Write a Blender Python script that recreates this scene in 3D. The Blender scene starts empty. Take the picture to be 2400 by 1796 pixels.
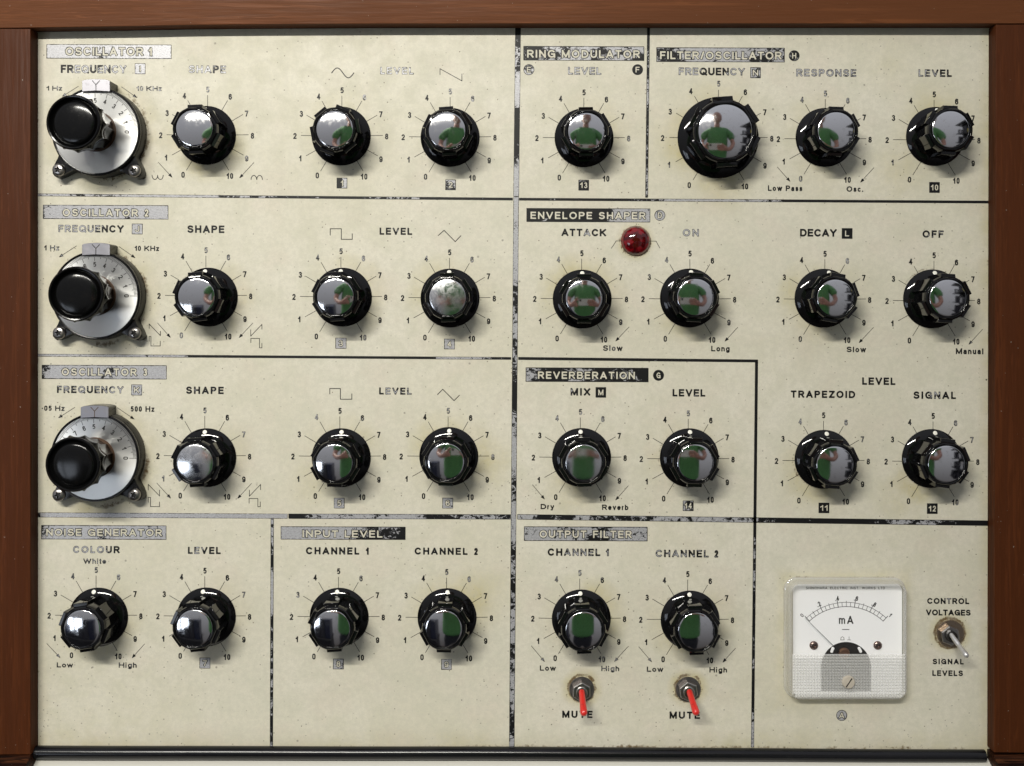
import bpy, bmesh, math, random
import numpy as np
from mathutils import Vector, Matrix

# ------------------------------------------------------------------ set-up
# Lengths below are in panel units of 0.2 mm (U): x to the right, y DOWN the panel, z out of it.
S = 0.0002
CX, CY, CD = 1225.0, 745.0, 2400.0          # where the lens stands over the panel, and how far away
scn = bpy.context.scene
COL = scn.collection
random.seed(7)
rng = np.random.default_rng(11)

def W(x, y, z=0.0):
    return ((x - 1200) * S, (898 - y) * S, z * S)

cam = bpy.data.cameras.new('camera'); camo = bpy.data.objects.new('camera', cam); COL.objects.link(camo)
camo.location = W(CX, CY, CD)
cam.sensor_width = 36; cam.lens = 36.0 * CD / 2400.0
cam.shift_x = (1200 - CX) / 2400.0; cam.shift_y = -(898 - CY) / 2400.0
cam.clip_start = 0.01; cam.clip_end = 50
scn.camera = camo

world = bpy.data.worlds.new('World'); scn.world = world; world.use_nodes = True
nt = world.node_tree; bg = nt.nodes['Background']
tc = nt.nodes.new('ShaderNodeTexCoord'); sp = nt.nodes.new('ShaderNodeSeparateXYZ')
nt.links.new(tc.outputs['Generated'], sp.inputs[0])
mr = nt.nodes.new('ShaderNodeMapRange'); mr.inputs[1].default_value = -0.7; mr.inputs[2].default_value = 0.7
nt.links.new(sp.outputs['Y'], mr.inputs[0])
rp = nt.nodes.new('ShaderNodeValToRGB'); nt.links.new(mr.outputs[0], rp.inputs[0])
rp.color_ramp.elements[0].color = (0.045, 0.038, 0.035, 1); rp.color_ramp.elements[1].color = (0.50, 0.51, 0.56, 1)
e = rp.color_ramp.elements.new(0.42); e.color = (0.24, 0.24, 0.255, 1)
nt.links.new(rp.outputs[0], bg.inputs[0]); bg.inputs[1].default_value = 1.0

lamp = bpy.data.lights.new('strip_light', 'AREA'); lamp.shape = 'RECTANGLE'; lamp.size = 0.75; lamp.size_y = 0.026
lamp.energy = 22.5; lamp.color = (1.0, 0.965, 0.88)
lo = bpy.data.objects.new('strip_light', lamp); COL.objects.link(lo)
lo.location = (-0.36, 0.72, 1.22)
_z = Vector(lo.location).normalized(); _x = (Vector((1, 0, 0)) - _z * _z.x).normalized(); _y = _z.cross(_x)
lo.rotation_euler = Matrix((_x, _y, _z)).transposed().to_euler()      # the tube runs level

scn.view_settings.view_transform = 'Standard'; scn.view_settings.look = 'None'
scn.view_settings.exposure = 0; scn.view_settings.gamma = 1
scn.cycles.max_bounces = 10; scn.cycles.transparent_max_bounces = 12

# ------------------------------------------------------------------ object helpers
def link(o, parent=None):
    COL.objects.link(o)
    if parent: o.parent = parent
    return o
def mobj(name, me, mat, parent=None, loc=None, label=None, kind=None):
    o = bpy.data.objects.new(name, me)
    if mat and not me.materials: me.materials.append(mat)
    link(o, parent)
    if loc is not None: o.location = loc
    if label: o['label'] = label
    if kind: o['kind'] = kind
    return o
def from_bm(name, bm, smooth=False):
    bmesh.ops.recalc_face_normals(bm, faces=bm.faces)
    me = bpy.data.meshes.new(name); bm.to_mesh(me); bm.free()
    if smooth:
        for p in me.polygons: p.use_smooth = True
    return me
def smooth_by_angle(me, deg=35):
    bm = bmesh.new(); bm.from_mesh(me)
    for f in bm.faces: f.smooth = True
    for ed in bm.edges:
        if len(ed.link_faces) == 2 and ed.calc_face_angle(0) > math.radians(deg): ed.smooth = False
    bm.to_mesh(me); bm.free()
    return me

def loft(rings, close_top=True, close_bottom=True, bm=None):
    """rings: lists of (x,y,z) in local metres, same count"""
    bm = bm or bmesh.new()
    vs = [[bm.verts.new(p) for p in r] for r in rings]
    n = len(rings[0])
    for a, b in zip(vs[:-1], vs[1:]):
        for i in range(n):
            j = (i + 1) % n
            bm.faces.new((a[i], a[j], b[j], b[i]))
    if close_bottom: bm.faces.new(list(reversed(vs[0])))
    if close_top: bm.faces.new(vs[-1])
    return bm
def lathe(profile, seg=64, cx=0, cy=0, bm=None, close_top=True, close_bottom=True):
    """profile [(r,z)] in U; centre in local U, y up here"""
    rings = [[((cx + r * math.cos(2 * math.pi * i / seg)) * S, (cy + r * math.sin(2 * math.pi * i / seg)) * S, z * S)
              for i in range(seg)] for r, z in profile]
    return loft(rings, close_top, close_bottom, bm)
def poly_prism(pts, z0, z1, bm=None, chamfer=0.0):
    """pts in local U (y up) counter-clockwise"""
    cx = sum(p[0] for p in pts) / len(pts); cy = sum(p[1] for p in pts) / len(pts)
    def ring(z, d=0):
        out = []
        for x, y in pts:
            r = math.hypot(x - cx, y - cy) or 1
            k = (r - d) / r
            out.append(((cx + (x - cx) * k) * S, (cy + (y - cy) * k) * S, z * S))
        return out
    rings = [ring(z0)]
    if chamfer: rings += [ring(z1 - chamfer), ring(z1, chamfer)]
    else: rings += [ring(z1)]
    return loft(rings, True, True, bm)
def rrect(x0, y0, x1, y1, r, n=6):
    pts = []
    for (cx, cy, a0) in ((x1 - r, y1 - r, 0), (x0 + r, y1 - r, 90), (x0 + r, y0 + r, 180), (x1 - r, y0 + r, 270)):
        for i in range(n + 1):
            a = math.radians(a0 + 90 * i / n); pts.append((cx + r * math.cos(a), cy + r * math.sin(a)))
    return pts
def deproj(x, y, z):
    """the panel point over which something at height z stands when the lens sees it at (x, y)"""
    k = 1 - z / CD
    return CX + (x - CX) * k, CY + (y - CY) * k

# ------------------------------------------------------------------ material helpers
def newmat(name):
    m = bpy.data.materials.new(name); m.use_nodes = True
    return m, m.node_tree, m.node_tree.nodes['Principled BSDF']
def N(t, typ, **kw):
    n = t.nodes.new(typ)
    for k, v in kw.items(): setattr(n, k, v)
    return n
def setin(n, **kw):
    for k, v in kw.items(): n.inputs[k.replace('_', ' ')].default_value = v
def noise(t, vec, scale, detail=3, rough=0.5, dist=0.0):
    n = N(t, 'ShaderNodeTexNoise'); n.inputs['Scale'].default_value = scale; n.inputs['Detail'].default_value = detail
    n.inputs['Roughness'].default_value = rough; n.inputs['Distortion'].default_value = dist
    if vec is not None: t.links.new(vec, n.inputs['Vector'])
    return n.outputs['Fac']
def mapping(t, vec, scale=(1, 1, 1), loc=(0, 0, 0), rot=(0, 0, 0)):
    n = N(t, 'ShaderNodeMapping'); n.inputs['Scale'].default_value = scale; n.inputs['Location'].default_value = loc
    n.inputs['Rotation'].default_value = rot
    t.links.new(vec, n.inputs['Vector']); return n.outputs[0]
def math_(t, op, a, b=None, c=None, clamp=False):
    n = N(t, 'ShaderNodeMath', operation=op); n.use_clamp = clamp
    for i, v in enumerate((a, b, c)):
        if v is None: continue
        if isinstance(v, (int, float)): n.inputs[i].default_value = v
        else: t.links.new(v, n.inputs[i])
    return n.outputs[0]
def ramp(t, fac, a, b, lo=0.0, hi=1.0, smooth=True):
    n = N(t, 'ShaderNodeMapRange'); n.interpolation_type = 'SMOOTHSTEP' if smooth else 'LINEAR'
    for i, v in ((1, a), (2, b), (3, lo), (4, hi)): n.inputs[i].default_value = v
    t.links.new(fac, n.inputs[0]); return n.outputs[0]
def mixc(t, fac, a, b, mode='MIX'):
    n = N(t, 'ShaderNodeMix', data_type='RGBA', blend_type=mode)
    for sock, v in ((n.inputs[0], fac), (n.inputs[6], a), (n.inputs[7], b)):
        if isinstance(v, (int, float)): sock.default_value = v
        elif isinstance(v, tuple): sock.default_value = (*v, 1) if len(v) == 3 else v
        else: t.links.new(v, sock)
    return n.outputs[2]
def attr(t, name):
    n = N(t, 'ShaderNodeAttribute'); n.attribute_name = name; return n.outputs['Fac']
def bump(t, h, strength=0.2, dist=0.0002):
    n = N(t, 'ShaderNodeBump'); n.inputs['Strength'].default_value = strength; n.inputs['Distance'].default_value = dist
    t.links.new(h, n.inputs['Height']); return n.outputs[0]
def posn(t):
    return N(t, 'ShaderNodeNewGeometry').outputs['Position']
def objc(t):
    return N(t, 'ShaderNodeTexCoord').outputs['Object']

def m_panel():
    m, t, b = newmat('cream_paint')
    p = posn(t)
    big = noise(t, p, 14, 4, 0.55); mid = noise(t, p, 90, 4, 0.6); fine = noise(t, p, 1600, 2, 0.6)
    base = mixc(t, ramp(t, big, 0.35, 0.65), (0.630, 0.600, 0.485), (0.675, 0.645, 0.540))
    base = mixc(t, ramp(t, mid, 0.40, 0.68, 0, 0.6), base, (0.565, 0.555, 0.445))
    blot = noise(t, p, 38, 3, 0.6)
    base = mixc(t, ramp(t, blot, 0.50, 0.68, 0, 0.35), base, (0.625, 0.555, 0.465))
    base = mixc(t, ramp(t, fine, 0.3, 0.7, 0, 0.22), base, (0.46, 0.44, 0.36))
    st = attr(t, 'stain'); gr = attr(t, 'grime'); sk = attr(t, 'speck')
    stn = math_(t, 'MULTIPLY', st, ramp(t, mid, 0.25, 0.7, 0.45, 1.25), clamp=True)
    base = mixc(t, stn, base, (0.47, 0.41, 0.20))
    gn = noise(t, p, 500, 4, 0.65)
    g2 = math_(t, 'ADD', gr, math_(t, 'MULTIPLY', math_(t, 'SUBTRACT', gn, 0.5), 1.4))
    gmask = math_(t, 'MULTIPLY', ramp(t, g2, 0.35, 0.75), ramp(t, gr, 0.02, 0.2))
    base = mixc(t, gmask, base, (0.13, 0.085, 0.035))
    # small black and brown flecks
    v = N(t, 'ShaderNodeTexVoronoi'); v.inputs['Scale'].default_value = 260; v.inputs['Randomness'].default_value = 1
    t.links.new(mapping(t, p, loc=(.37, .11, .0003)), v.inputs['Vector'])
    sepc = N(t, 'ShaderNodeSeparateColor'); t.links.new(v.outputs['Color'], sepc.inputs[0])
    # fleck size differs from cell to cell; few cells have one
    has = math_(t, 'GREATER_THAN', sk, sepc.outputs[0])
    size = math_(t, 'MULTIPLY', has, math_(t, 'ADD', 0.025, math_(t, 'MULTIPLY', math_(t, 'MULTIPLY', sepc.outputs[1], sepc.outputs[1]), 0.11)))
    wob = math_(t, 'MULTIPLY', math_(t, 'SUBTRACT', noise(t, p, 2500, 2), 0.5), 0.08)
    d = math_(t, 'SUBTRACT', math_(t, 'ADD', v.outputs['Distance'], wob), size)
    fl = math_(t, 'MULTIPLY', ramp(t, d, -0.01, 0.02, 1, 0), ramp(t, size, 0.0, 0.01))
    fl = math_(t, 'MULTIPLY', fl, ramp(t, sepc.outputs[2], 0, 1, 0.5, 1))
    base = mixc(t, fl, base, (0.035, 0.028, 0.022))
    v2 = N(t, 'ShaderNodeTexVoronoi'); v2.inputs['Scale'].default_value = 620
    t.links.new(mapping(t, p, loc=(.71, .23, 0)), v2.inputs['Vector'])
    s2 = N(t, 'ShaderNodeSeparateColor'); t.links.new(v2.outputs['Color'], s2.inputs[0])
    h2 = math_(t, 'GREATER_THAN', math_(t, 'MULTIPLY', sk, 0.95), s2.outputs[0])
    f2 = math_(t, 'MULTIPLY', math_(t, 'MULTIPLY', h2, ramp(t, v2.outputs['Distance'], 0.12, 0.24, 1, 0)), ramp(t, s2.outputs[1], 0, 1, .25, .85))
    base = mixc(t, f2, base, (0.10, 0.075, 0.05))
    grit = noise(t, p, 420, 3, 0.7)
    base = mixc(t, ramp(t, grit, 0.36, 0.64, 0, 0.30), base, (0.47, 0.45, 0.365))
    t.links.new(base, b.inputs['Base Color'])
    t.links.new(ramp(t, mid, 0.3, 0.7, 0.42, 0.6), b.inputs['Roughness'])
    b.inputs['Specular IOR Level'].default_value = 0.35
    t.links.new(bump(t, noise(t, p, 900, 3), 0.25, 0.00006), b.inputs['Normal'])
    return m
def m_print():
    """black silk-screen, rubbed through to the aluminium; 'depth' is the distance in from the print's edge"""
    m, t, b = newmat('worn_black_print')
    p = posn(t)
    d = attr(t, 'depth'); w = attr(t, 'wear')
    n1 = noise(t, mapping(t, p, (1, 1.25, 1)), 330, 7, 0.74, 1.1); n2 = noise(t, p, 85, 4, 0.6)
    n = math_(t, 'ADD', math_(t, 'MULTIPLY', n1, 0.58), math_(t, 'MULTIPLY', n2, 0.42))
    n = ramp(t, n, 0.33, 0.67, 0.02, 0.98, smooth=False)
    edge = ramp(t, math_(t, 'ADD', math_(t, 'SUBTRACT', d, attr(t, 'rim')), math_(t, 'MULTIPLY', math_(t, 'SUBTRACT', n1, 0.5), 5.5)), -0.1, 0.45)
    worn = ramp(t, math_(t, 'SUBTRACT', w, n), -0.02, 0.02)
    worn = math_(t, 'MULTIPLY', worn, math_(t, 'MAXIMUM', edge, ramp(t, w, 1.05, 1.2, 0, 1)))
    metal = mixc(t, ramp(t, noise(t, mapping(t, p, (1, 3, 1)), 900, 3), 0.3, 0.7), (0.36, 0.36, 0.375), (0.47, 0.47, 0.485))
    metal = mixc(t, ramp(t, noise(t, p, 2600, 1), 0.56, 0.66, 0, 0.55), metal, (0.16, 0.16, 0.16))
    c = mixc(t, worn, (0.0045, 0.0045, 0.005), metal)
    t.links.new(c, b.inputs['Base Color'])
    t.links.new(ramp(t, worn, 0, 1, 0.45, 0.38), b.inputs['Roughness'])
    t.links.new(math_(t, 'MULTIPLY', worn, 0.25), b.inputs['Metallic'])
    b.inputs['Specular IOR Level'].default_value = 0.3
    return m
def m_wood(name, axis, dark, mid, light):
    m, t, b = newmat(name)
    o = objc(t)
    def sc(a, c): return (a, c, c) if axis == 'x' else (c, a, c)
    big = noise(t, mapping(t, o, sc(4, 34)), 1.0, 4, 0.6, 0.8)
    band = noise(t, mapping(t, o, sc(9, 240)), 1.0, 4, 0.65, 0.4)
    fib = noise(t, mapping(t, o, sc(30, 760), rot=(0, 0, 0.035)), 1.0, 3, 0.6)
    pore = noise(t, mapping(t, o, sc(75, 1000), rot=(0, 0, 0.045)), 1.0, 1, 0.5)
    c = mixc(t, ramp(t, big, 0.40, 0.58), dark, mid)
    c = mixc(t, ramp(t, band, 0.47, 0.62, 0, 0.9), c, light)
    fleck = noise(t, mapping(t, o, sc(110, 900), rot=(0, 0, 0.07)), 1.0, 2, 0.5)
    c = mixc(t, math_(t, 'MULTIPLY', ramp(t, fleck, 0.58, 0.70, 0, 0.6), ramp(t, big, 0.40, 0.60)), c, tuple(x * 1.7 for x in light))
    c = mixc(t, ramp(t, fib, 0.40, 0.66, 0, 0.6), c, tuple(x * 0.55 for x in dark))
    c = mixc(t, ramp(t, pore, 0.54, 0.61, 0, 0.85), c, tuple(x * 0.35 for x in dark))
    wear = attr(t, 'edge')
    c = mixc(t, math_(t, 'MULTIPLY', wear, 0.75), c, tuple(min(1, x * 1.5) for x in light))
    dust = noise(t, o, 900, 1, 0.5)
    c = mixc(t, ramp(t, dust, 0.79, 0.82, 0, 0.5), c, (0.4, 0.36, 0.3))
    t.links.new(c, b.inputs['Base Color'])
    t.links.new(ramp(t, fib, 0.3, 0.7, 0.40, 0.58), b.inputs['Roughness'])
    h = math_(t, 'ADD', fib, math_(t, 'MULTIPLY', pore, -1.4))
    t.links.new(bump(t, h, 0.55, 0.00012), b.inputs['Normal'])
    b.inputs['Specular IOR Level'].default_value = 0.09
    return m
def m_plastic(name, col, rough=0.12, dirt=0.0, coat=0.0):
    m, t, b = newmat(name)
    o = objc(t)
    sc = noise(t, mapping(t, o, (1, 1, 1)), 900, 4, 0.7)
    du = noise(t, o, 260, 3, 0.6)
    c = mixc(t, ramp(t, du, 0.55, 0.85, 0, dirt), col, (0.06, 0.052, 0.04))
    if col[0] < .02: b.inputs['Specular IOR Level'].default_value = 0.26 if 'bake' in name else 0.36
    t.links.new(c, b.inputs['Base Color'])
    t.links.new(ramp(t, sc, 0.5, 0.8, rough, rough + 0.10), b.inputs['Roughness'])
    b.inputs['Coat Weight'].default_value = coat
    t.links.new(bump(t, sc, 0.05, 0.00005), b.inputs['Normal'])
    return m
def m_metal(name, col, rough=0.2, grime=0.0, gcol=(0.12, 0.07, 0.03), aniso=None):
    m, t, b = newmat(name)
    o = objc(t)
    n = noise(t, o, 500, 4, 0.65)
    c = mixc(t, ramp(t, n, 0.55, 0.75, 0, grime), col, gcol)
    t.links.new(c, b.inputs['Base Color'])
    b.inputs['Metallic'].default_value = 1.0
    t.links.new(ramp(t, n, 0.45, 0.8, rough, rough * 1.6 + 0.03), b.inputs['Roughness'])
    return m, t, b

M = {}
M['panel'] = m_panel(); M['print'] = m_print()
M['wood_x'] = m_wood('mahogany_across', 'x', (0.0085, 0.0030, 0.0018), (0.034, 0.0105, 0.0045), (0.115, 0.041, 0.0155))
M['wood_y'] = m_wood('mahogany_upright', 'y', (0.0030, 0.0009, 0.0006), (0.0165, 0.0044, 0.0017), (0.064, 0.0185, 0.0056))
M['black'] = m_plastic('glossy_black_plastic', (0.004, 0.004, 0.0042), 0.05, 0.06)
M['satin'] = m_plastic('satin_black_plastic', (0.006, 0.006, 0.006), 0.22, 0.12)
M['bake'] = m_plastic('black_bakelite', (0.003, 0.003, 0.003), 0.14, 0.05)
M['rubber'] = m_plastic('black_beading', (0.005, 0.005, 0.006), 0.2, 0.1)
M['dot'] = m_plastic('white_dot', (0.80, 0.79, 0.70), 0.4, 0.25)
M['dotdull'] = m_plastic('dull_dot', (0.40, 0.40, 0.37), 0.4, 0.5)
M['chrome'], _t, _b = m_metal('polished_chrome', (0.68, 0.68, 0.68), 0.07, 0.25, (0.40, 0.38, 0.35))
_t.links.new(bump(_t, noise(_t, objc(_t), 700, 4, .7), .04, .00006), _b.inputs['Normal'])
M['steel'], _t, _b = m_metal('plated_steel', (0.36, 0.34, 0.32), 0.28, 0.5)
M['washer'], _t, _b = m_metal('tarnished_washer', (0.36, 0.28, 0.21), 0.35, 0.8)
M['washer2'], _t, _b = m_metal('grey_washer', (0.24, 0.22, 0.215), 0.38, 0.5)
M['alu'], _t, _b = m_metal('brushed_aluminium_disc', (0.62, 0.62, 0.60), 0.33, 0.10, (0.34, 0.31, 0.23))
_t.links.remove(_b.inputs['Roughness'].links[0]); _b.inputs['Roughness'].default_value = 0.38; _b.inputs['Metallic'].default_value = 0.95
_b.inputs['Anisotropic'].default_value = 0.75
_tg = N(_t, 'ShaderNodeTangent'); _tg.direction_type = 'RADIAL'; _tg.axis = 'Z'; _t.links.new(_tg.outputs[0], _b.inputs['Tangent'])
M['plate'], _t, _b = m_metal('anodised_index_plate', (0.29, 0.285, 0.305), 0.38, 0.15, (0.4, 0.36, 0.3))
M['ink'] = m_plastic('black_ink', (0.012, 0.011, 0.010), 0.5, 0)
M['rust'] = m_plastic('brown_grease', (0.07, 0.035, 0.016), 0.5, 0)
M['lowdeck'] = m_plastic('white_deck_paint', (0.66, 0.645, 0.58), 0.45, 0.1)
M['cardwhite'] = m_plastic('white_dial_card', (0.93, 0.93, 0.925), 0.5, 0)
M['dark'] = m_plastic('dark_recess', (0.015, 0.013, 0.012), 0.35, 0.4)
M['copper'], _t, _b = m_metal('copper_coil', (0.36, 0.2, 0.13), 0.35, 0.3)
M['black2'] = m_plastic('black_needle', (0.01, 0.01, 0.01), 0.4, 0)

def m_red(name, col, trans):
    m, t, b = newmat(name)
    b.inputs['Base Color'].default_value = (*col, 1); b.inputs['Roughness'].default_value = 0.08
    b.inputs['Coat Weight'].default_value = 0.5; b.inputs['Coat Roughness'].default_value = 0.05
    b.inputs['Subsurface Weight'].default_value = trans; b.inputs['Subsurface Radius'].default_value = (0.004, 0.0003, 0.0003)
    b.inputs['Subsurface Scale'].default_value = 1.0
    return m, t, b
M['lens'], _t, _b = m_red('red_lamp_lens', (0.20, 0.004, 0.006), 0.0)
_n = noise(_t, objc(_t), 330, 3, 0.5)
_t.links.new(mixc(_t, ramp(_t, _n, 0.45, 0.6), (0.05, 0.0012, 0.002), (0.17, 0.003, 0.006)), _b.inputs['Base Color'])
M['sleeve'], _t, _b = m_red('red_rubber_sleeve', (0.60, 0.018, 0.012), 0.05)
_b.inputs['Coat Weight'].default_value = 0.6; _b.inputs['Coat Roughness'].default_value = 0.12; _b.inputs['Roughness'].default_value = 0.4
_t.links.new(mixc(_t, ramp(_t, noise(_t, objc(_t), 420, 4, .65), .5, .7, 0, .7), (0.62, 0.020, 0.013), (0.30, 0.012, 0.008)), _b.inputs['Base Color'])

def m_clear(name, tint=(1.0, 1.0, 1.0), amount=0.05, rough=0.03, milk=0.1):
    """clear moulded plastic: lets most light straight through, mirrors at its skin"""
    m = bpy.data.materials.new(name); m.use_nodes = True; t = m.node_tree
    t.nodes.remove(t.nodes['Principled BSDF']); out = t.nodes['Material Output']
    tr = N(t, 'ShaderNodeBsdfTransparent'); tr.inputs[0].default_value = (*tint, 1)
    gl = N(t, 'ShaderNodeBsdfGlossy'); gl.inputs['Roughness'].default_value = rough
    df = N(t, 'ShaderNodeBsdfDiffuse'); df.inputs[0].default_value = (0.86, 0.855, 0.82, 1)
    a = N(t, 'ShaderNodeMixShader'); a.inputs[0].default_value = milk
    t.links.new(tr.outputs[0], a.inputs[1]); t.links.new(df.outputs[0], a.inputs[2])
    c = N(t, 'ShaderNodeMixShader'); c.inputs[0].default_value = amount
    t.links.new(a.outputs[0], c.inputs[1]); t.links.new(gl.outputs[0], c.inputs[2])
    t.links.new(c.outputs[0], out.inputs['Surface'])
    return m
M['clear'] = m_clear('clear_meter_cover', tint=(0.99, 0.985, 0.96), milk=0.32, amount=.16)
M['window'] = m_clear('clear_meter_window', tint=(1, 1, 1), milk=0.0)
M['prism'] = m_clear('ribbed_clear_plastic', milk=0.46, rough=0.10, amount=.12)

# ------------------------------------------------------------------ printed shapes: distance fields turned into meshes
def arc(cx, cy, rx, ry, a0, a1, n=12):
    return [(cx + rx * math.cos(math.radians(a0 + (a1 - a0) * i / n)), cy + ry * math.sin(math.radians(a0 + (a1 - a0) * i / n))) for i in range(n + 1)]
X = 0.70
def ring(h=1.0): return arc(.5, h / 2, .5, h / 2, 0, 360, 20)
GL = {  # width, strokes (centre lines, 0..1), clip to the cap height
 'A': (.92, [[(0, 0), (.5, 1), (1, 0)], [(.2, .28), (.8, .28)]], 1),
 'B': (.82, [[(0, 0), (0, 1)], [(0, 1), (.6, 1)] + arc(.6, .76, .32, .24, 90, -90) + [(0, .52)], [(.6, .52)] + arc(.64, .26, .36, .26, 90, -90) + [(0, 0)]], 0),
 'C': (.92, [arc(.52, .5, .52, .5, 42, 318, 16)], 0),
 'D': (.88, [[(0, 0), (0, 1)] + [(.45, 1)] + arc(.45, .5, .55, .5, 90, -90) + [(0, 0)]], 0),
 'E': (.74, [[(1, 1), (0, 1), (0, 0), (1, 0)], [(0, .52), (.9, .52)]], 0),
 'F': (.70, [[(1, 1), (0, 1), (0, 0)], [(0, .5), (.85, .5)]], 0),
 'G': (.95, [arc(.52, .5, .52, .5, 42, 330, 16), [(.55, .46), (1, .46), (1, 0)]], 0),
 'H': (.84, [[(0, 0), (0, 1)], [(1, 0), (1, 1)], [(0, .52), (1, .52)]], 0),
 'I': (.0, [[(0, 0), (0, 1)]], 0),
 'J': (.62, [[(1, 1), (1, .3)] + arc(.5, .3, .5, .3, 0, -170, 8)], 0),
 'K': (.86, [[(0, 0), (0, 1)], [(0, .34), (1, 1)], [(.34, .58), (1, 0)]], 1),
 'L': (.66, [[(0, 1), (0, 0), (1, 0)]], 0),
 'M': (1.0, [[(0, 0), (0, 1)], [(0, 1), (.5, .06), (1, 1)], [(1, 1), (1, 0)]], 1),
 'N': (.84, [[(0, 0), (0, 1)], [(0, 1), (1, 0)], [(1, 0), (1, 1)]], 1),
 'O': (1.0, [ring()], 0),
 'P': (.78, [[(0, 0), (0, 1), (.58, 1)] + arc(.6, .74, .40, .26, 90, -90) + [(0, .48)]], 0),
 'Q': (1.0, [ring(), [(.58, .27), (1.0, -.04)]], 0),
 'R': (.84, [[(0, 0), (0, 1), (.58, 1)] + arc(.58, .74, .40, .26, 90, -90) + [(0, .48)], [(.5, .48), (.98, 0)]], 1),
 'S': (.82, [arc(.5, .755, .45, .245, 25, 255, 12) + arc(.5, .26, .5, .26, 80, -155, 12)], 0),
 'T': (.78, [[(0, 1), (1, 1)], [(.5, 1), (.5, 0)]], 0),
 'U': (.84, [[(0, 1), (0, .36)] + arc(.5, .36, .5, .36, 180, 360) + [(1, 1)]], 0),
 'V': (.90, [[(0, 1), (.5, 0), (1, 1)]], 1),
 'W': (1.25, [[(0, 1), (.26, 0), (.5, 1), (.74, 0), (1, 1)]], 1),
 'X': (.86, [[(0, 1), (1, 0)], [(0, 0), (1, 1)]], 1),
 'Y': (.88, [[(0, 1), (.5, .45), (1, 1)], [(.5, .45), (.5, 0)]], 1),
 'Z': (.78, [[(0, 1), (1, 1), (0, 0), (1, 0)]], 1),
 '0': (.52, [arc(.5, .70, .5, .30, 0, 180) + arc(.5, .30, .5, .30, 180, 360) + [(1, .70)]], 0),
 '1': (.40, [[(1, 0), (1, 1)], [(1, .93), (0, .68)]], 1),
 '2': (.52, [arc(.5, .72, .48, .28, 165, -30) + [(0, 0), (1, 0)]], 0),
 '3': (.52, [arc(.48, .75, .42, .25, 155, -90), arc(.48, .25, .50, .27, 90, -155)], 0),
 '4': (.58, [[(.72, 0), (.72, 1), (0, .28), (1, .28)]], 1),
 '5': (.52, [[(.92, 1), (.16, 1), (.06, .50)] + arc(.48, .33, .52, .33, 118, -132)], 0),
 '6': (.54, [arc(.5, .32, .5, .32, 0, 360, 16), [(0, .32), (.0, .70)] + arc(.5, .70, .5, .30, 180, 30)], 0),
 '7': (.50, [[(0, 1), (1, 1), (.35, 0)]], 1),
 '8': (.54, [arc(.5, .76, .43, .24, 0, 360, 14), arc(.5, .27, .5, .27, 0, 360, 14)], 0),
 '9': (.54, [arc(.5, .68, .5, .32, 0, 360, 16), [(1, .68), (1, .30)] + arc(.5, .30, .5, .30, 0, -150)], 0),
 'a': (.58, [arc(.42, .2, .42, .2, 0, 360, 12), [(.95, 0), (.95, .48)] + arc(.5, .48, .45, .22, 0, 155)], 0),
 'b': (.60, [[(0, 0), (0, 1)], ring(X)], 0),
 'c': (.58, [arc(.5, .35, .5, .35, 45, 315)], 0),
 'e': (.60, [[(0, .35), (1, .35)] + arc(.5, .35, .5, .35, 0, 310)], 0),
 'g': (.60, [ring(X), [(1, X), (1, -.12)] + arc(.5, -.12, .5, .2, 0, -150)], 0),
 'h': (.56, [[(0, 0), (0, 1)], arc(.5, .42, .5, .28, 180, 0) + [(1, 0)]], 0),
 'i': (.0, [[(0, 0), (0, .60)], [(0, 1.0), (0, 1.01)]], 0),
 'l': (.0, [[(0, 0), (0, 1)]], 0),
 'm': (.80, [[(0, 0), (0, X)], arc(.25, .45, .25, .25, 180, 0) + [(.5, 0)], arc(.75, .45, .25, .25, 180, 0) + [(1, 0)]], 0),
 'n': (.56, [[(0, 0), (0, X)], arc(.5, .42, .5, .28, 180, 0) + [(1, 0)]], 0),
 'o': (.62, [ring(X)], 0),
 'r': (.34, [[(0, 0), (0, X)], arc(.9, .35, .9, .35, 180, 95)], 0),
 's': (.52, [arc(.5, .53, .45, .17, 25, 255) + arc(.5, .19, .5, .19, 80, -155)], 0),
 't': (.30, [[(.45, .95), (.45, .18), (.65, 0), (1, 0)], [(0, X), (1, X)]], 0),
 'u': (.56, [[(0, X), (0, .28)] + arc(.5, .28, .5, .28, 180, 360), [(1, 0), (1, X)]], 0),
 'v': (.58, [[(0, X), (.5, 0), (1, X)]], 0),
 'w': (.90, [[(0, X), (.25, 0), (.5, X), (.75, 0), (1, X)]], 0),
 'y': (.58, [[(0, X), (.52, .02)], [(1, X), (.4, -.28), (.1, -.28)]], 0),
 'z': (.50, [[(0, X), (1, X), (0, 0), (1, 0)]], 0),
 '.': (.0, [[(0, 0), (0, .01)]], 0),
 "'": (.0, [[(0, .44), (0, .45)]], 0),
 '/': (.45, [[(0, 0), (1, 1)]], 1),
}
def seg_sd(PX, PY, a, b, hw, square):
    dx, dy = b[0] - a[0], b[1] - a[1]; L = math.hypot(dx, dy)
    if L < 1e-9: return np.hypot(PX - a[0], PY - a[1]) - hw
    ux, uy = dx / L, dy / L
    rx, ry = PX - a[0], PY - a[1]
    al = rx * ux + ry * uy; ac = np.abs(-rx * uy + ry * ux)
    if square:
        e = hw
        qx = np.abs(al - L / 2) - (L / 2 + e); qy = ac - hw
        return np.maximum(qx, qy)
    t = np.clip(al, 0, L)
    return np.hypot(al - t, ac) - hw
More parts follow.
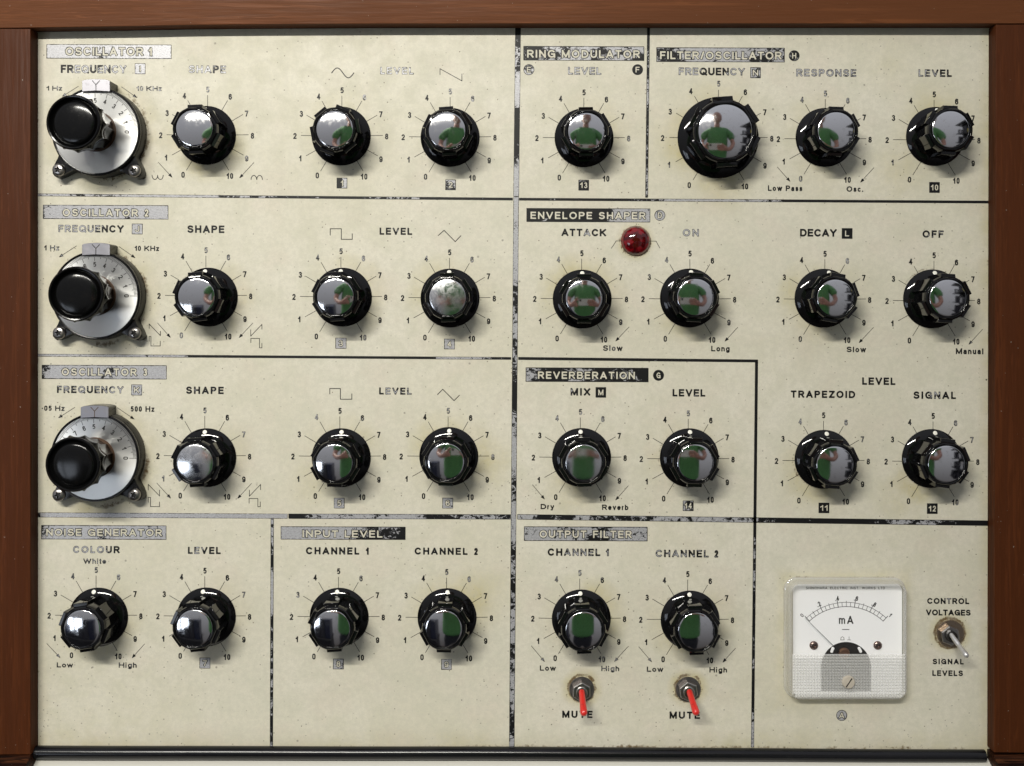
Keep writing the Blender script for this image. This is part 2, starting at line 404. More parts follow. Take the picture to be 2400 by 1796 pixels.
def strokes_sd(PX, PY, strokes, hw, square=True):
    sd = np.full(PX.shape, 1e3)
    for st in strokes:
        many = len(st) > 6
        for a, b in zip(st[:-1], st[1:]):
            x0, x1 = min(a[0], b[0]) - hw - 3, max(a[0], b[0]) + hw + 3
            y0, y1 = min(a[1], b[1]) - hw - 3, max(a[1], b[1]) + hw + 3
            k = (PX >= x0) & (PX <= x1) & (PY >= y0) & (PY <= y1)
            if not k.any(): continue
            short = many and math.hypot(a[0] - b[0], a[1] - b[1]) < 2.2 * hw + 3
            sd[k] = np.minimum(sd[k], seg_sd(PX[k], PY[k], a, b, hw, square and not short))
    return sd
def text_strokes(txt, x0, x1, yt, yb, sw):
    """letters fitted into the box; returns [(strokes, clip)] in panel units (y down), stroke width"""
    H = yb - yt; h = sw * H / 2
    words_n = [GL[c][0] if c != ' ' else None for c in txt]
    widths = [(w * H if w else sw * H) if w is not None else 0 for w in words_n]
    nsp = txt.count(' ')
    gaps = len(txt) - 1 - nsp      # gap count between glyphs, spaces widen theirs
    total = sum(widths)
    k = 1.0
    units = max(1e-6, gaps - nsp + nsp * 3.4) if nsp else max(gaps, 1e-6)
    if gaps > 0:
        g = (x1 - x0 - total) / units
        lo_, hi_ = 0.10 * H, (0.19 if any(c.islower() for c in txt) else 0.27) * H
        if g < lo_: k = (x1 - x0 - lo_ * units) / total; g = lo_
        if g > hi_: k = min(1.45, (x1 - x0 - hi_ * units) / total); g = (x1 - x0 - k * total) / units
    else:
        g = 0; k = 1 if len(txt) > 1 or txt in 'I1il.' else (x1 - x0) / total
    out = []; x = x0
    if gaps <= 0: x = (x0 + x1) / 2 - k * total / 2
    for i, c in enumerate(txt):
        if c == ' ': x += g * 2.4; continue
        w = widths[i] * k
        ww = max(w, sw * H)
        ss = [[(x + h + u * (ww - 2 * h) if w > sw * H * 1.01 else x + ww / 2, yb - (h + v * (H - 2 * h))) for u, v in st] for st in GL[c][1]]
        out.append((ss, GL[c][2])); x += ww + g
    return out, h
def text_sd(PX, PY, glyphs, h, yt, yb):
    sd = np.full(PX.shape, 1e3)
    for ss, clip in glyphs:
        xs = [p[0] for st in ss for p in st]
        k = (PX > min(xs) - h - 3) & (PX < max(xs) + h + 3)
        if not k.any(): continue
        d = strokes_sd(PX[k], PY[k], ss, h)
        if clip: d = np.maximum(d, np.abs(PY[k] - (yt + yb) / 2) - (yb - yt) / 2)
        sd[k] = np.minimum(sd[k], d)
    return sd

class Print:
    """one printed mark: cells of a grid cut along the zero line of a distance field"""
    def __init__(self, rim=0.75): self.rim = rim; self.tri = []; self.dep = []; self.we = []
    def add(self, fn, box, cell, wear=0.0, rot=0.0, pivot=None, depth_fn=None):
        x0, y0, x1, y1 = box
        nx = max(2, int((x1 - x0) / cell) + 2); ny = max(2, int((y1 - y0) / cell) + 2)
        gx = x0 - cell + np.arange(nx + 2) * cell; gy = y0 - cell + np.arange(ny + 2) * cell
        PX, PY = np.meshgrid(gx, gy)
        sd = fn(PX, PY)
        we = np.full(PX.shape, float(wear)) if np.isscalar(wear) else np.interp(PX, np.linspace(x0, x1, len(wear)), wear) if (x1 - x0) >= (y1 - y0) else np.interp(PY, np.linspace(y0, y1, len(wear)), wear)
        if rot:
            c, s = math.cos(rot), math.sin(rot); px, py = pivot or ((x0 + x1) / 2, (y0 + y1) / 2)
            QX = px + (PX - px) * c - (PY - py) * s; QY = py + (PX - px) * s + (PY - py) * c
        else: QX, QY = PX, PY
        V = np.stack([QX, QY, sd, we], -1)
        a, b, c_, d = V[:-1, :-1], V[:-1, 1:], V[1:, 1:], V[1:, :-1]
        for T in ((a, d, c_), (a, c_, b)):
            T = np.stack([q.reshape(-1, 4) for q in T], 1)
            ins = T[:, :, 2] < 0; cnt = ins.sum(1)
            self._emit(T[cnt == 3])
            for r in range(3):
                i, j, k = r, (r + 1) % 3, (r + 2) % 3
                m1 = (cnt == 1) & ins[:, i]
                if m1.any():
                    Q = T[m1]; P0 = Q[:, i]; P1 = self._cut(Q[:, i], Q[:, j]); P2 = self._cut(Q[:, i], Q[:, k])
                    self._emit(np.stack([P0, P1, P2], 1))
                m2 = (cnt == 2) & ~ins[:, i]
                if m2.any():
                    Q = T[m2]; A = self._cut(Q[:, j], Q[:, i]); B = self._cut(Q[:, k], Q[:, i])
                    self._emit(np.stack([A, Q[:, j], Q[:, k]], 1)); self._emit(np.stack([A, Q[:, k], B], 1))
    @staticmethod
    def _cut(P, Q):
        t = (P[:, 2] / (P[:, 2] - Q[:, 2]))[:, None]
        R = P + (Q - P) * t; R[:, 2] = 0; return R
    def _emit(self, T):
        if len(T): self.tri.append(T)
    def text(self, txt, x0, x1, yt, yb, sw=0.175, wear=0.0, rot=0.0072, cell=0.9):
        g, h = text_strokes(txt, x0, x1, yt, yb, sw)
        dsc = 0.35 * (yb - yt) if any(c in 'gyQ' for c in txt) else 0
        self.add(lambda PX, PY: text_sd(PX, PY, g, h, yt, yb), (x0, yt - 1, x1, yb + dsc + 1), cell, wear, rot)
    def lines(self, strokes, w, wear=0.0, rot=0.0, cell=0.8, pivot=None):
        xs = [p[0] for s in strokes for p in s]; ys = [p[1] for s in strokes for p in s]
        self.add(lambda PX, PY: strokes_sd(PX, PY, strokes, w / 2), (min(xs) - w, min(ys) - w, max(xs) + w, max(ys) + w), cell, wear, rot, pivot)
    def build(self, name, parent, mat=None, z=0.18, zfn=None, label=None, world=True, origin=None):
        T = np.concatenate(self.tri, 0); n = len(T)
        P = T.reshape(-1, 4)
        key = np.round(P[:, :2] * 50).astype(np.int64)
        _, idx, inv = np.unique(key, axis=0, return_index=True, return_inverse=True)
        inv = inv.reshape(-1)
        Q = P[idx]; F = inv.reshape(-1, 3)
        ok = (F[:, 0] != F[:, 1]) & (F[:, 1] != F[:, 2]) & (F[:, 0] != F[:, 2]); F = F[ok]
        me = bpy.data.meshes.new(name)
        co = np.zeros((len(Q), 3)); co[:, 0] = (Q[:, 0] - 1200) * S; co[:, 1] = (898 - Q[:, 1]) * S
        co[:, 2] = (z if zfn is None else zfn(Q[:, 0], Q[:, 1])) * S
        if origin is not None:
            o = W(*origin); co[:, 0] -= o[0]; co[:, 1] -= o[1]
        me.vertices.add(len(Q)); me.vertices.foreach_set('co', co.ravel())
        me.loops.add(F.size); me.loops.foreach_set('vertex_index', F.ravel().astype(np.int32))
        me.polygons.add(len(F)); me.polygons.foreach_set('loop_start', np.arange(0, F.size, 3, dtype=np.int32))
        me.update(calc_edges=True)
        if len(me.polygons) and me.polygons[0].normal.z < 0: me.flip_normals()
        for nm, c in (('depth', -Q[:, 2]), ('wear', Q[:, 3]), ('rim', np.full(len(Q), self.rim))):
            at = me.attributes.new(nm, 'FLOAT', 'POINT'); at.data.foreach_set('value', c.astype(np.float32))
        o = mobj(name, me, mat or M['print'], parent, label=label)
        return o

ROT = 0.0072
# ------------------------------------------------------------------ the instrument
synth = bpy.data.objects.new('synthesizer', None); link(synth)
synth.location = (0, 0, 0)
synth['label'] = 'vintage modular synthesizer with worn cream panel, black knobs and mahogany frame'
synth['category'] = 'synthesizer'

# ---- knob table: scale centre, skirt centre offset, pointer angle, label
KN = [
 (486.7, 317.4, -2.5, 0.5, 92, 'chrome capped knob marked SHAPE in the OSCILLATOR 1 row'),
 (801.3, 319.0, -1.2, 0.5, 130, 'knob over badge 1, its pointer turned between 3 and 4'),
 (1055.0, 322.0, 0, 0.3, 94, 'knob over badge 2 under the sawtooth symbol'),
 (1368.4, 324.0, 0.3, -0.5, 91, 'knob over badge 13 under RING MODULATOR'),
 (1934.2, 326.6, -1, -4, 88, 'knob marked RESPONSE, between Low Pass and Osc.'),
 (2189.2, 328.8, 2.5, -8.5, 88, 'knob marked LEVEL over badge 10'),
 (482.6, 693.8, 6, 3, 96, 'chrome capped knob marked SHAPE in the OSCILLATOR 2 row'),
 (799.0, 696.3, 3.8, 0.5, 93, 'knob over badge 3 under a square wave symbol'),
 (1053.5, 698.9, 1.3, 0, 91.5, 'knob with clouded cap over badge 4'),
 (1363.3, 701.0, 1, 0.4, 90, 'knob marked ATTACK'),
 (1616.8, 701.7, -1.3, -3, 87, 'knob marked ON, beside the red lamp'),
 (1933.2, 702.3, -2.5, -3, 80, 'knob marked DECAY'),
 (2188.9, 705.8, -4, -5, 86.5, 'knob marked OFF'),
 (480.0, 1069.4, 5, 3.4, 93, 'scuffed chrome capped knob marked SHAPE in the OSCILLATOR 3 row'),
 (796.5, 1070.3, 3.5, 2.5, 88.5, 'knob over badge 5'),
 (1050.3, 1070.3, 1.6, -0.3, 88.5, 'knob over badge 6'),
 (1360.1, 1072.8, 2.8, -0.6, 92.4, 'knob marked MIX between Dry and Reverb'),
 (1613.0, 1076.3, 2.2, -3.4, 89, 'knob over badge 14 under REVERBERATION LEVEL'),
 (1930.0, 1080.8, 0.6, -4.1, 85, 'knob marked TRAPEZOID over badge 11'),
 (2186.7, 1082.3, -4.8, -7.6, 83, 'knob marked SIGNAL over badge 12'),
 (225.2, 1443.4, 6.2, 2.6, 98.6, 'knob marked COLOUR under NOISE GENERATOR'),
 (480.0, 1444.9, 4, 0.8, 96, 'knob over badge 7 under NOISE GENERATOR'),
 (793.3, 1446.3, 1.8, 0, 93.6, 'knob over badge 8, INPUT LEVEL CHANNEL 1'),
 (1046.7, 1448.1, 1.1, -0.7, 88.6, 'knob over badge 9, INPUT LEVEL CHANNEL 2'),
 (1358.7, 1450.3, 3.6, 0, 92.4, 'OUTPUT FILTER knob marked CHANNEL 1'),
 (1611.7, 1452.9, 5.4, 0, 92, 'OUTPUT FILTER knob marked CHANNEL 2'),
]
BIG = (1683.9, 324.0, -1.2, -0.6, 94, 'large chrome capped knob marked FREQUENCY under FILTER/OSCILLATOR')
VERN = [(225.0, 308.4, 1.5, 60), (224.0, 692.6, -1, 20), (222.0, 1072.8, 0, 75)]

# ---- the painted panel with its stains
def value_noise(nx, ny, cells, seed):
    r = np.random.default_rng(seed); g = r.random((cells + 3, cells + 3))
    u = np.linspace(0, cells, nx); v = np.linspace(0, cells * ny / nx, ny)
    i = u.astype(int); j = v.astype(int); fu = u - i; fv = v - j
    fu = fu * fu * (3 - 2 * fu); fv = fv * fv * (3 - 2 * fv)
    j = np.minimum(j, cells); i = np.minimum(i, cells)
    a = g[np.ix_(j, i)]; b = g[np.ix_(j, i + 1)]; c = g[np.ix_(j + 1, i)]; d = g[np.ix_(j + 1, i + 1)]
    fu = fu[None, :]; fv = fv[:, None]
    return (a * (1 - fu) + b * fu) * (1 - fv) + (c * (1 - fu) + d * fu) * fv
def build_panel():
    x0, x1, y0, y1, st = 60.0, 2345.0, 40.0, 1776.0, 4.5
    nx = int((x1 - x0) / st) + 1; ny = int((y1 - y0) / st) + 1
    gx = np.linspace(x0, x1, nx); gy = np.linspace(y0, y1, ny)
    PX, PY = np.meshgrid(gx, gy)
    n1 = value_noise(nx, ny, 22, 1); n2 = value_noise(nx, ny, 70, 2); n3 = value_noise(nx, ny, 9, 3); n4 = value_noise(nx, ny, 200, 4)
    nz = 0.5 * n1 + 0.3 * n2 + 0.2 * n4
    stain = np.zeros_like(PX); grime = np.zeros_like(PX); speck = np.full_like(PX, 0.08) + 0.12 * n3 * n1
    def blob(arr, cx, cy, r, amp, sx=1, sy=1, p=2):
        d = np.sqrt(((PX - cx) / sx) ** 2 + ((PY - cy) / sy) ** 2)
        arr += amp * np.exp(-(d / r) ** p)
    r_ = np.random.default_rng(5)
    for i, (x, y, ox, oy, a, l) in enumerate(KN + [BIG]):
        big = i == len(KN); R = 95 if big else 69
        d = np.hypot(PX - x - ox, PY - y - oy); th = np.arctan2(-(PY - y), PX - x)
        amp = (0.10 + 0.34 * r_.random()) * (2.0 if big else 1)
        stain += amp * np.clip(1 - (d - R) / (46 if not big else 40), 0, 1) * (0.1 + 1.5 * nz * (0.4 + 1.1 * n1)) * (0.7 + 0.5 * np.cos(th - r_.uniform(0, 6.28))) * (d > R - 6)
        # thin brown rim on part of the circle
        a0 = math.radians(r_.uniform(110, 260)); w = np.exp(-((np.angle(np.exp(1j * (th - a0)))) / 0.9) ** 2)
        s = r_.uniform(0.15, 0.62)
        grime += s * w * np.exp(-((d - R - 2.5) / 4.5) ** 2)
        speck += 0.10 * np.exp(-((d - R) / 40) ** 2) * n1
    for x, y, a in ((1240, 700, .0), (1683, 250, .35), (1690, 425, .45), (1590, 330, .35), (1930, 405, .2), (2100, 400, .35), (1140, 1080, .45), (735, 1130, .25), (1135, 1390, .3), (1900, 1140, .35), (2120, 1160, .3), (1340, 1150, .35), (2180, 250, .3), (2080, 160, .15), (200, 1200, .2)):
        blob(stain, x, y, 55, a)
    # vernier dials: dirt creeping from under their bodies
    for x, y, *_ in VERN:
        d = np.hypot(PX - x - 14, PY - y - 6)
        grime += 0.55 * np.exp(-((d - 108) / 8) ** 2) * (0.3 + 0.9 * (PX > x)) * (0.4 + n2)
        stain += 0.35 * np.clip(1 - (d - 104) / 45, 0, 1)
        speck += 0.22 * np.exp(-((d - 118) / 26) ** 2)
    # toggles and lamp
    for x, y, r, s in ((1364, 1613, 30, 0.85), (1613, 1613, 30, 0.85), (2226, 1484, 33, 1.25)):
        d = np.hypot(PX - x, PY - y); grime += s * np.exp(-((d - r - 1) / 5.0) ** 2) * (0.55 + 0.6 * n4)
        stain += 0.7 * np.clip(1 - (d - r) / 22, 0, 1)
        speck += 0.25 * np.exp(-((d - r) / 30) ** 2)
    d = np.hypot(PX - 1489, PY - 566); grime += 0.75 * np.exp(-((d - 35) / 3.5) ** 2); speck += 0.35 * np.exp(-((d - 38) / 12) ** 2)
    stain += 0.4 * np.clip(1 - (d - 34) / 16, 0, 1)
    # meter surround
    qx = np.maximum(np.abs(PX - 1978) - 141, np.abs(PY - 1493) - 141)
    grime += 0.42 * np.exp(-((qx) / 3.5) ** 2) * (0.3 + n2) ; stain += 0.25 * np.exp(-(np.maximum(qx, 0) / 16) ** 2)
    # edges of the panel
    edge_r = np.clip((PX - 2290) / 26, 0, 1); stain += 0.35 * edge_r * (0.4 + n2); grime += 0.55 * np.clip((PX - 2302) / 14, 0, 1) ** 2 * (n2 > 0.45) * n4
    edge_l = np.clip(1 - (PX - 88) / 18, 0, 1); grime += 0.42 * edge_l ** 2 * (0.3 + n2); speck += 0.55 * np.clip(1 - (PX - 88) / 46, 0, 1) * (0.3 + 1.2 * np.clip((PY - 700) / 1000, 0, 1)) * n1
    eb = np.clip(1 - (1752 - PY) / 16, 0, 1)
    grime += eb ** 1.5 * (0.50 + 0.45 * np.exp(-((PX - 1350) / 330) ** 2)) * (0.35 + 0.9 * n2); stain += 0.4 * np.clip(1 - (1752 - PY) / 45, 0, 1) * n1
    stain += 0.12 * np.clip((PY - 1500) / 250, 0, 1) * n3 + 0.10 * n3
    for x, y, r, a in ((410, 500, 160, .03), (350, 1620, 200, .12), (450, 1540, 90, .1), (2010, 1720, 60, .25), (2160, 1730, 50, .4), (1560, 1560, 60, .35), (1500, 1640, 120, .15), (1530, 1170, 40, .2), (1180, 1170, 60, .3), (1240, 1330, 60, .3), (1050, 240, 50, .1), (1180, 1120, 50, .3), (2090, 190, 45, .3), (2270, 650, 70, .25), (180, 930, 80, .15), (170, 560, 60, .1)):
        blob(speck, x, y, r, a)
    # a pencil-like scrape above the toggle
    a = np.array([2231., 1331.]); b = np.array([2279., 1283.]); u = (b - a) / np.linalg.norm(b - a)
    al = (PX - a[0]) * u[0] + (PY - a[1]) * u[1]; ac = np.abs(-(PX - a[0]) * u[1] + (PY - a[1]) * u[0])
    V = np.stack([(PX - 1200) * S, (898 - PY) * S, np.zeros_like(PX)], -1).reshape(-1, 3)
    idx = np.arange(nx * ny).reshape(ny, nx)
    F = np.stack([idx[1:, :-1], idx[1:, 1:], idx[:-1, 1:], idx[:-1, :-1]], -1).reshape(-1, 4)
    me = bpy.data.meshes.new('control_panel')
    me.vertices.add(len(V)); me.vertices.foreach_set('co', V.ravel())
    me.loops.add(F.size); me.loops.foreach_set('vertex_index', F.ravel().astype(np.int32))
    me.polygons.add(len(F)); me.polygons.foreach_set('loop_start', np.arange(0, F.size, 4, dtype=np.int32))
    me.update(calc_edges=True)
    for nm, c in (('stain', np.clip(stain, 0, .8)), ('grime', np.clip(grime, 0, 1.3)), ('speck', np.clip(speck, 0, .9))):
        at = me.attributes.new(nm, 'FLOAT', 'POINT'); at.data.foreach_set('value', c.ravel().astype(np.float32))
    return me
panel = mobj('control_panel', build_panel(), M['panel'], synth, label='cream painted panel with worn black lettering and yellowed stains')

# ---- title bars with the words left open
def title_bar(txt, bx, tx, wear, rot=0.004, label=None):
    x0, y0, x1, y1 = bx
    g, h = text_strokes(txt, tx[0], tx[2], tx[1], tx[3], 0.195)
    def fn(PX, PY):
        r = np.maximum(np.maximum(x0 - PX, PX - x1), np.maximum(y0 - PY, PY - y1))
        return np.maximum(r, -text_sd(PX, PY, g, h, tx[1], tx[3]))
    p = Print(1.25); p.add(fn, (x0, y0, x1, y1), 1.0, wear, rot); p.build('title_bar', panel, label=label)
S1 = [.75, .97, .97, .93, .8, .93, .9, .98, .98, 1.0]
title_bar('OSCILLATOR 1', (109, 104.5, 402, 138), (153.5, 111.5, 356, 130.5), [.62, .86, .92, .70, .62, .72, .66, .80, .93, .97])
title_bar('OSCILLATOR 2', (100.6, 481, 394.6, 514), (147, 490.3, 348, 507.4), [.4, .7, .90, .76, .80, .76, .62, .86, .95, .93])
title_bar('OSCILLATOR 3', (98, 856, 390.8, 889), (144.6, 863.6, 345, 880.8), [.35, .9, .92, .86, .72, .62, .72, .86, .95, .93])
title_bar('NOISE GENERATOR', (96.5, 1231.5, 390, 1264.8), (108.5, 1240, 379.7, 1256.5), [.45, .88, .92, .86, .68, .70, .62, .76, .66, .93])
title_bar('RING MODULATOR', (1226.6, 108.6, 1510, 142.5), (1235.4, 117.5, 1499.7, 136), [.4, .25, .5, .55, .5, .55, .52, .55, .48, .45])
title_bar('FILTER/OSCILLATOR', (1538.3, 111.8, 1839.2, 146), (1547, 121, 1832, 139.5), [.5, .3, .6, .8, .72, .82, .75, .5, .4, .45])
title_bar('ENVELOPE SHAPER', (1233.9, 488.6, 1524, 521), (1243.4, 497, 1513, 514), [.1, .22, .15, .15, .05, .1, .3, .75, .8, .75])
title_bar('REVERBERATION', (1232, 862, 1520, 895.6), (1260.8, 871.3, 1488, 888.6), [.5, .4, .2, .35, .45, .4, .3, .42, .4, .1])
title_bar('INPUT LEVEL', (658, 1234.4, 950.6, 1265.2), (709, 1243.2, 896.5, 1260), [.98, .99, .9, .75, .85, .5, .45, .45, .38, .2])
title_bar('OUTPUT FILTER', (1228, 1234.6, 1517.7, 1268.4), (1264.6, 1243.6, 1480.7, 1261), [.7, .65, .6, .55, .62, .55, .5, .6, .62, .6])

# ---- dividing lines
def divider(pts, w, wear, cell=1.2):
    p = Print()
    (xa, ya), (xb, yb) = pts
    L = math.hypot(xb - xa, yb - ya); ang = math.atan2(yb - ya, xb - xa); cx, cy = (xa + xb) / 2, (ya + yb) / 2
    p.add(lambda PX, PY: np.maximum(np.abs(PX - cx) - L / 2, np.abs(PY - cy) - w / 2), (cx - L / 2, cy - w / 2, cx + L / 2, cy + w / 2), cell, wear, ang, (cx, cy))
    p.build('divider_line', panel)
divider([(88, 457), (1202, 467)], 6.4, [.55, .7, .55, .78, .82, .75, .4, .45, .3, .2, .3, .42, .15, .2, .1])
divider([(1216.5, 467.2), (2318, 474)], 6.4, [.15, .2, .2, .25, .7, .8, .75, .3, .25, .2, .15, .15, .2])
divider([(88, 832.8), (1198, 840.4)], 6.2, [.7, .75, .72, .72, .6, .25, .25, .12, .2, .1, .1, .1, .55, .65, .2])
divider([(1214.5, 840.4), (1776.6, 846.4)], 6.8, [.3, .2, .2, .15, .35, .2, .15, .1])
divider([(86, 1207), (674, 1210.2)], 11.5, [.45, .98, 1, 1, 1, 1, 1, 1, 1, .97])
divider([(676, 1210.2), (1197, 1211.8)], 12, [.05, .45, .6, .55, .62, .5, .52, .6, .4, .45, .55, .6, .5])
divider([(1212.5, 1211.6), (2317, 1226.6)], 12.6, [.5, .4, .5, .45, .45, .5, .5, .45, .4, .2, .12, .1, .3, .55, .45, .2, .0])
divider([(1214.2, 62), (1209.7, 461)], 13.2, [.2, .35, .55, .5, .75, .8, .3, .2, .4, .4, .6, .85, .9])
divider([(1209.7, 461.2), (1199.5, 1750)], 12.6, [.9, .6, .8, .4, .6, .55, .15, .5, .8, .4, .75, .45, .35, .6, .5, .55, .45, .5])
divider([(1520, 62), (1515.5, 463.5)], 6.6, [.1, .35, .5, .45, .5, .42, .4, .5, .48])
divider([(1773.2, 848), (1763.6, 1752)], 7.2, [.02, .05, .15, .1, .2, .1, .5, .45, .3, .45, .2, .5, .55])
divider([(638.2, 1216), (636.2, 1750)], 7.4, [.5, .45, .3, .8, .8, .3, .5, .5, .4, .45, .4, .5])
# ---- badges
def badge(txt, x0, y0, x1, y1, wear, round_=False):
    cx, cy = (x0 + x1) / 2, (y0 + y1) / 2; H = 13.5
    w = {1: 9.5, 2: 17.0}[len(txt)]
    if txt in 'MNKA': w = 12
    g, h = text_strokes(txt, cx - w / 2, cx + w / 2, cy - H / 2, cy + H / 2, 0.17)
    def fn(PX, PY):
        r = np.hypot(PX - cx, PY - cy) - (x1 - x0) / 2 if round_ else np.maximum(np.abs(PX - cx) - (x1 - x0) / 2, np.abs(PY - cy) - (y1 - y0) / 2)
        return np.maximum(r, -text_sd(PX, PY, g, h, cy - H / 2, cy + H / 2))
    p = Print(1.1); p.add(fn, (x0, y0, x1, y1), 0.8, wear, ROT); p.build('badge', panel)
for a in (('I', 316, 149, 341, 174, .93), ('J', 309, 524.5, 334.5, 549.5, .96), ('K', 307.6, 901.5, 333, 927, .97), ('N', 1758.5, 158, 783 + 1000, 183.5, .62),
          ('L', 1972.8, 535, 1998, 560, .08), ('M', 1395.9, 907.7, 1420.6, 932.3, .12), ('1', 789, 417, 814, 442, [.2, .3, .9, .95]), ('2', 1043.7, 421, 1068.5, 446, .48),
          ('3', 786, 792, 812, 817.5, .86), ('4', 1040.8, 794.4, 1066, 819, .85), ('5', 782.6, 1167, 807.6, 1192, .75), ('6', 1036.7, 1167, 1062, 1192, .7),
          ('13', 1355.7, 421.8, 1380.4, 447, .3), ('10', 2177.8, 427, 2202.5, 452.4, .06), ('14', 1600.3, 1173.5, 1625.6, 1198, .52), ('11', 1918.4, 1178.5, 1943.7, 1203, .1),
          ('12', 2172.5, 1180, 2197.5, 1204.8, .1), ('7', 467.6, 1541.5, 492.9, 1567, .95), ('8', 780.5, 1544, 805.8, 1569, .72), ('9', 1034, 1545, 1058.8, 1570, .68)):
    badge(*a)
def rb(txt, cx, cy, r, wear): badge(txt, cx - r, cy - r, cx + r, cy + r, wear, True)
rb('E', 1239.6, 163.6, 12.7, .45); rb('F', 1494.3, 163.6, 12.7, .3); rb('H', 1861.4, 131, 12.7, .5)
rb('D', 1546.5, 504.9, 12.7, .88); rb('G', 1543.4, 880, 12.8, .03); rb('A', 1972.8, 1677, 12.8, .6)

# ---- words
for a in (
 ('FREQUENCY', 142.4, 296.5, 152.5, 172, [.2, .25, .75, .7, .4, .7, .45, .75, .5]), ('SHAPE', 442, 530, 153.5, 172, [.6, .65, .8, .35, .75]),
 ('LEVEL', 891, 970, 157.4, 174.7, 1.02), ('LEVEL', 1331.3, 1409.5, 157.3, 175.6, [.8, .9, .85, .95, .9]),
 ('FREQUENCY', 1590.5, 1745.9, 158.9, 177, [.8, .75, .8, .5, .1, .2, .4, .6, .5]), ('RESPONSE', 1866, 2007, 162, 180, [.65, .7, .6, .5, .6, .6, .7]), ('LEVEL', 2152.5, 2230.7, 163, 180.5, [.7, .5, .6, .5, .45]),
 ('FREQUENCY', 136.7, 290, 527.7, 545, [.75, .7, .6, .65, .6, .4, .2, .05]), ('SHAPE', 439, 526, 528.6, 546.4, [.25, .2, .1, .1, .3]), ('LEVEL', 889.6, 966, 534, 550.8, [.1, .3, .4, .2, .5]),
 ('ATTACK', 1316, 1420.6, 536.5, 554, [.05, .1, .25, .7, .2, .35]), ('ON', 1600, 1638, 537, 554.6, .82), ('DECAY', 1875, 1961, 537, 555, [.3, .1, .05, .02, .1]), ('OFF', 2162, 2211.7, 540.3, 557.7, .45),
 ('FREQUENCY', 133.5, 289.6, 904.8, 922, [.4, .6, .6, .6, .3, .5, .45, .5, .4]), ('SHAPE', 436, 524.4, 906.4, 923.8, [.25, .3, .15, .45, .5]), ('LEVEL', 888.6, 964.9, 908.6, 925.2, [.1, .6, .55, .4, .6]),
 ('MIX', 1337.3, 1383.5, 910, 927.6, [.4, .1, .3]), ('LEVEL', 1576.3, 1653.2, 912.4, 929.8, [.2, .1, .45, .3, .05]), ('LEVEL', 2020.6, 2098.7, 885, 902.5, .02),
 ('TRAPEZOID', 1853.5, 2004.4, 916, 933, .08), ('SIGNAL', 2140.8, 2240.5, 918, 935.4, [.25, .1, .45, .25, .1]),
 ('COLOUR', 171, 280.7, 1279.8, 1296.8, [.8, .5, .75, .7, .4, .05]), ('LEVEL', 440.5, 517.4, 1282, 1298.8, [.4, .75, .05, .02]),
 ('CHANNEL 1', 717, 864.2, 1283, 1300, [.05, .05, .1, .4, .4, .1, .1]), ('CHANNEL 2', 971.8, 1120, 1284, 1300.6, .12),
 ('CHANNEL 1', 1283.6, 1427, 1286, 1303.4, [.05, .2, .5, .7, .6, .4, .5]), ('CHANNEL 2', 1536.3, 1683.5, 1289, 1306.6, [.6, .6, .65, .5, .6, .3]),
 ('MUTE', 1317.7, 1388.7, 1666, 1683, .35), ('MUTE', 1569.3, 1640.5, 1668, 1685, .3),
 ('CONTROL', 2173, 2271.6, 1402, 1416, [.05, .05, .45, .1, .05]), ('VOLTAGES', 2170.3, 2275, 1429, 1443, .05), ('SIGNAL', 2185.8, 2258.7, 1544.4, 1557.4, [0, 0, .5, 0]), ('LEVELS', 2185, 2257, 1571.4, 1584.7, .05)):
    p = Print(); p.text(a[0], a[1], a[2], a[3], a[4], 0.24, a[5]); p.build('lettering', panel)
for a in (
 ('1 Hz', 109, 145.6, 201.6, 212.7, [.3, .6, .7]), ('10 KHz', 320, 379, 202, 213.6, [.8, .5, .7]), ('1 Hz', 103.5, 139, 575, 587.4, [.2, .6, .7]), ('10 KHz', 315.5, 372.8, 576.4, 588.6, [.5, .15, .2]),
 ("'05 Hz", 98, 151.3, 951, 963.3, [.4, .4, .55]), ('500 Hz', 306.3, 361.7, 952.4, 965.4, .2), ('Low Pass', 1799.7, 1880.4, 435, 448.2, [.4, .1, .3]), ('Osc.', 1983.9, 2023.4, 436.9, 450, .3),
 ('Slow', 1413, 1459, 809.6, 823, [.2, .5, .3]), ('Long', 1666.8, 1710, 811, 824, .15), ('Slow', 1984, 2029.7, 812.8, 826, .15), ('Manual', 2240.2, 2305, 816.8, 830.6, .2),
 ('Dry', 1267, 1298.7, 1181.4, 1193.8, .15), ('Reverb', 1411, 1472.8, 1183, 1195.8, .15), ('White', 195.2, 249, 1309.4, 1321.8, .55), ('Low', 133, 171, 1552.8, 1564.8, .45), ('High', 278.3, 320.4, 1553, 1565.4, .35),
 ('Low', 1265.3, 1302.7, 1560, 1572.4, .35), ('High', 1409.2, 1451.4, 1561, 1573.4, .5), ('Low', 1516, 1554.6, 1562.6, 1575, .5), ('High', 1662.6, 1704, 1564, 1576.6, .35)):
    p = Print(); p.text(a[0], a[1], a[2], a[3], a[4], 0.225, a[5], cell=0.7); p.build('lettering', panel)

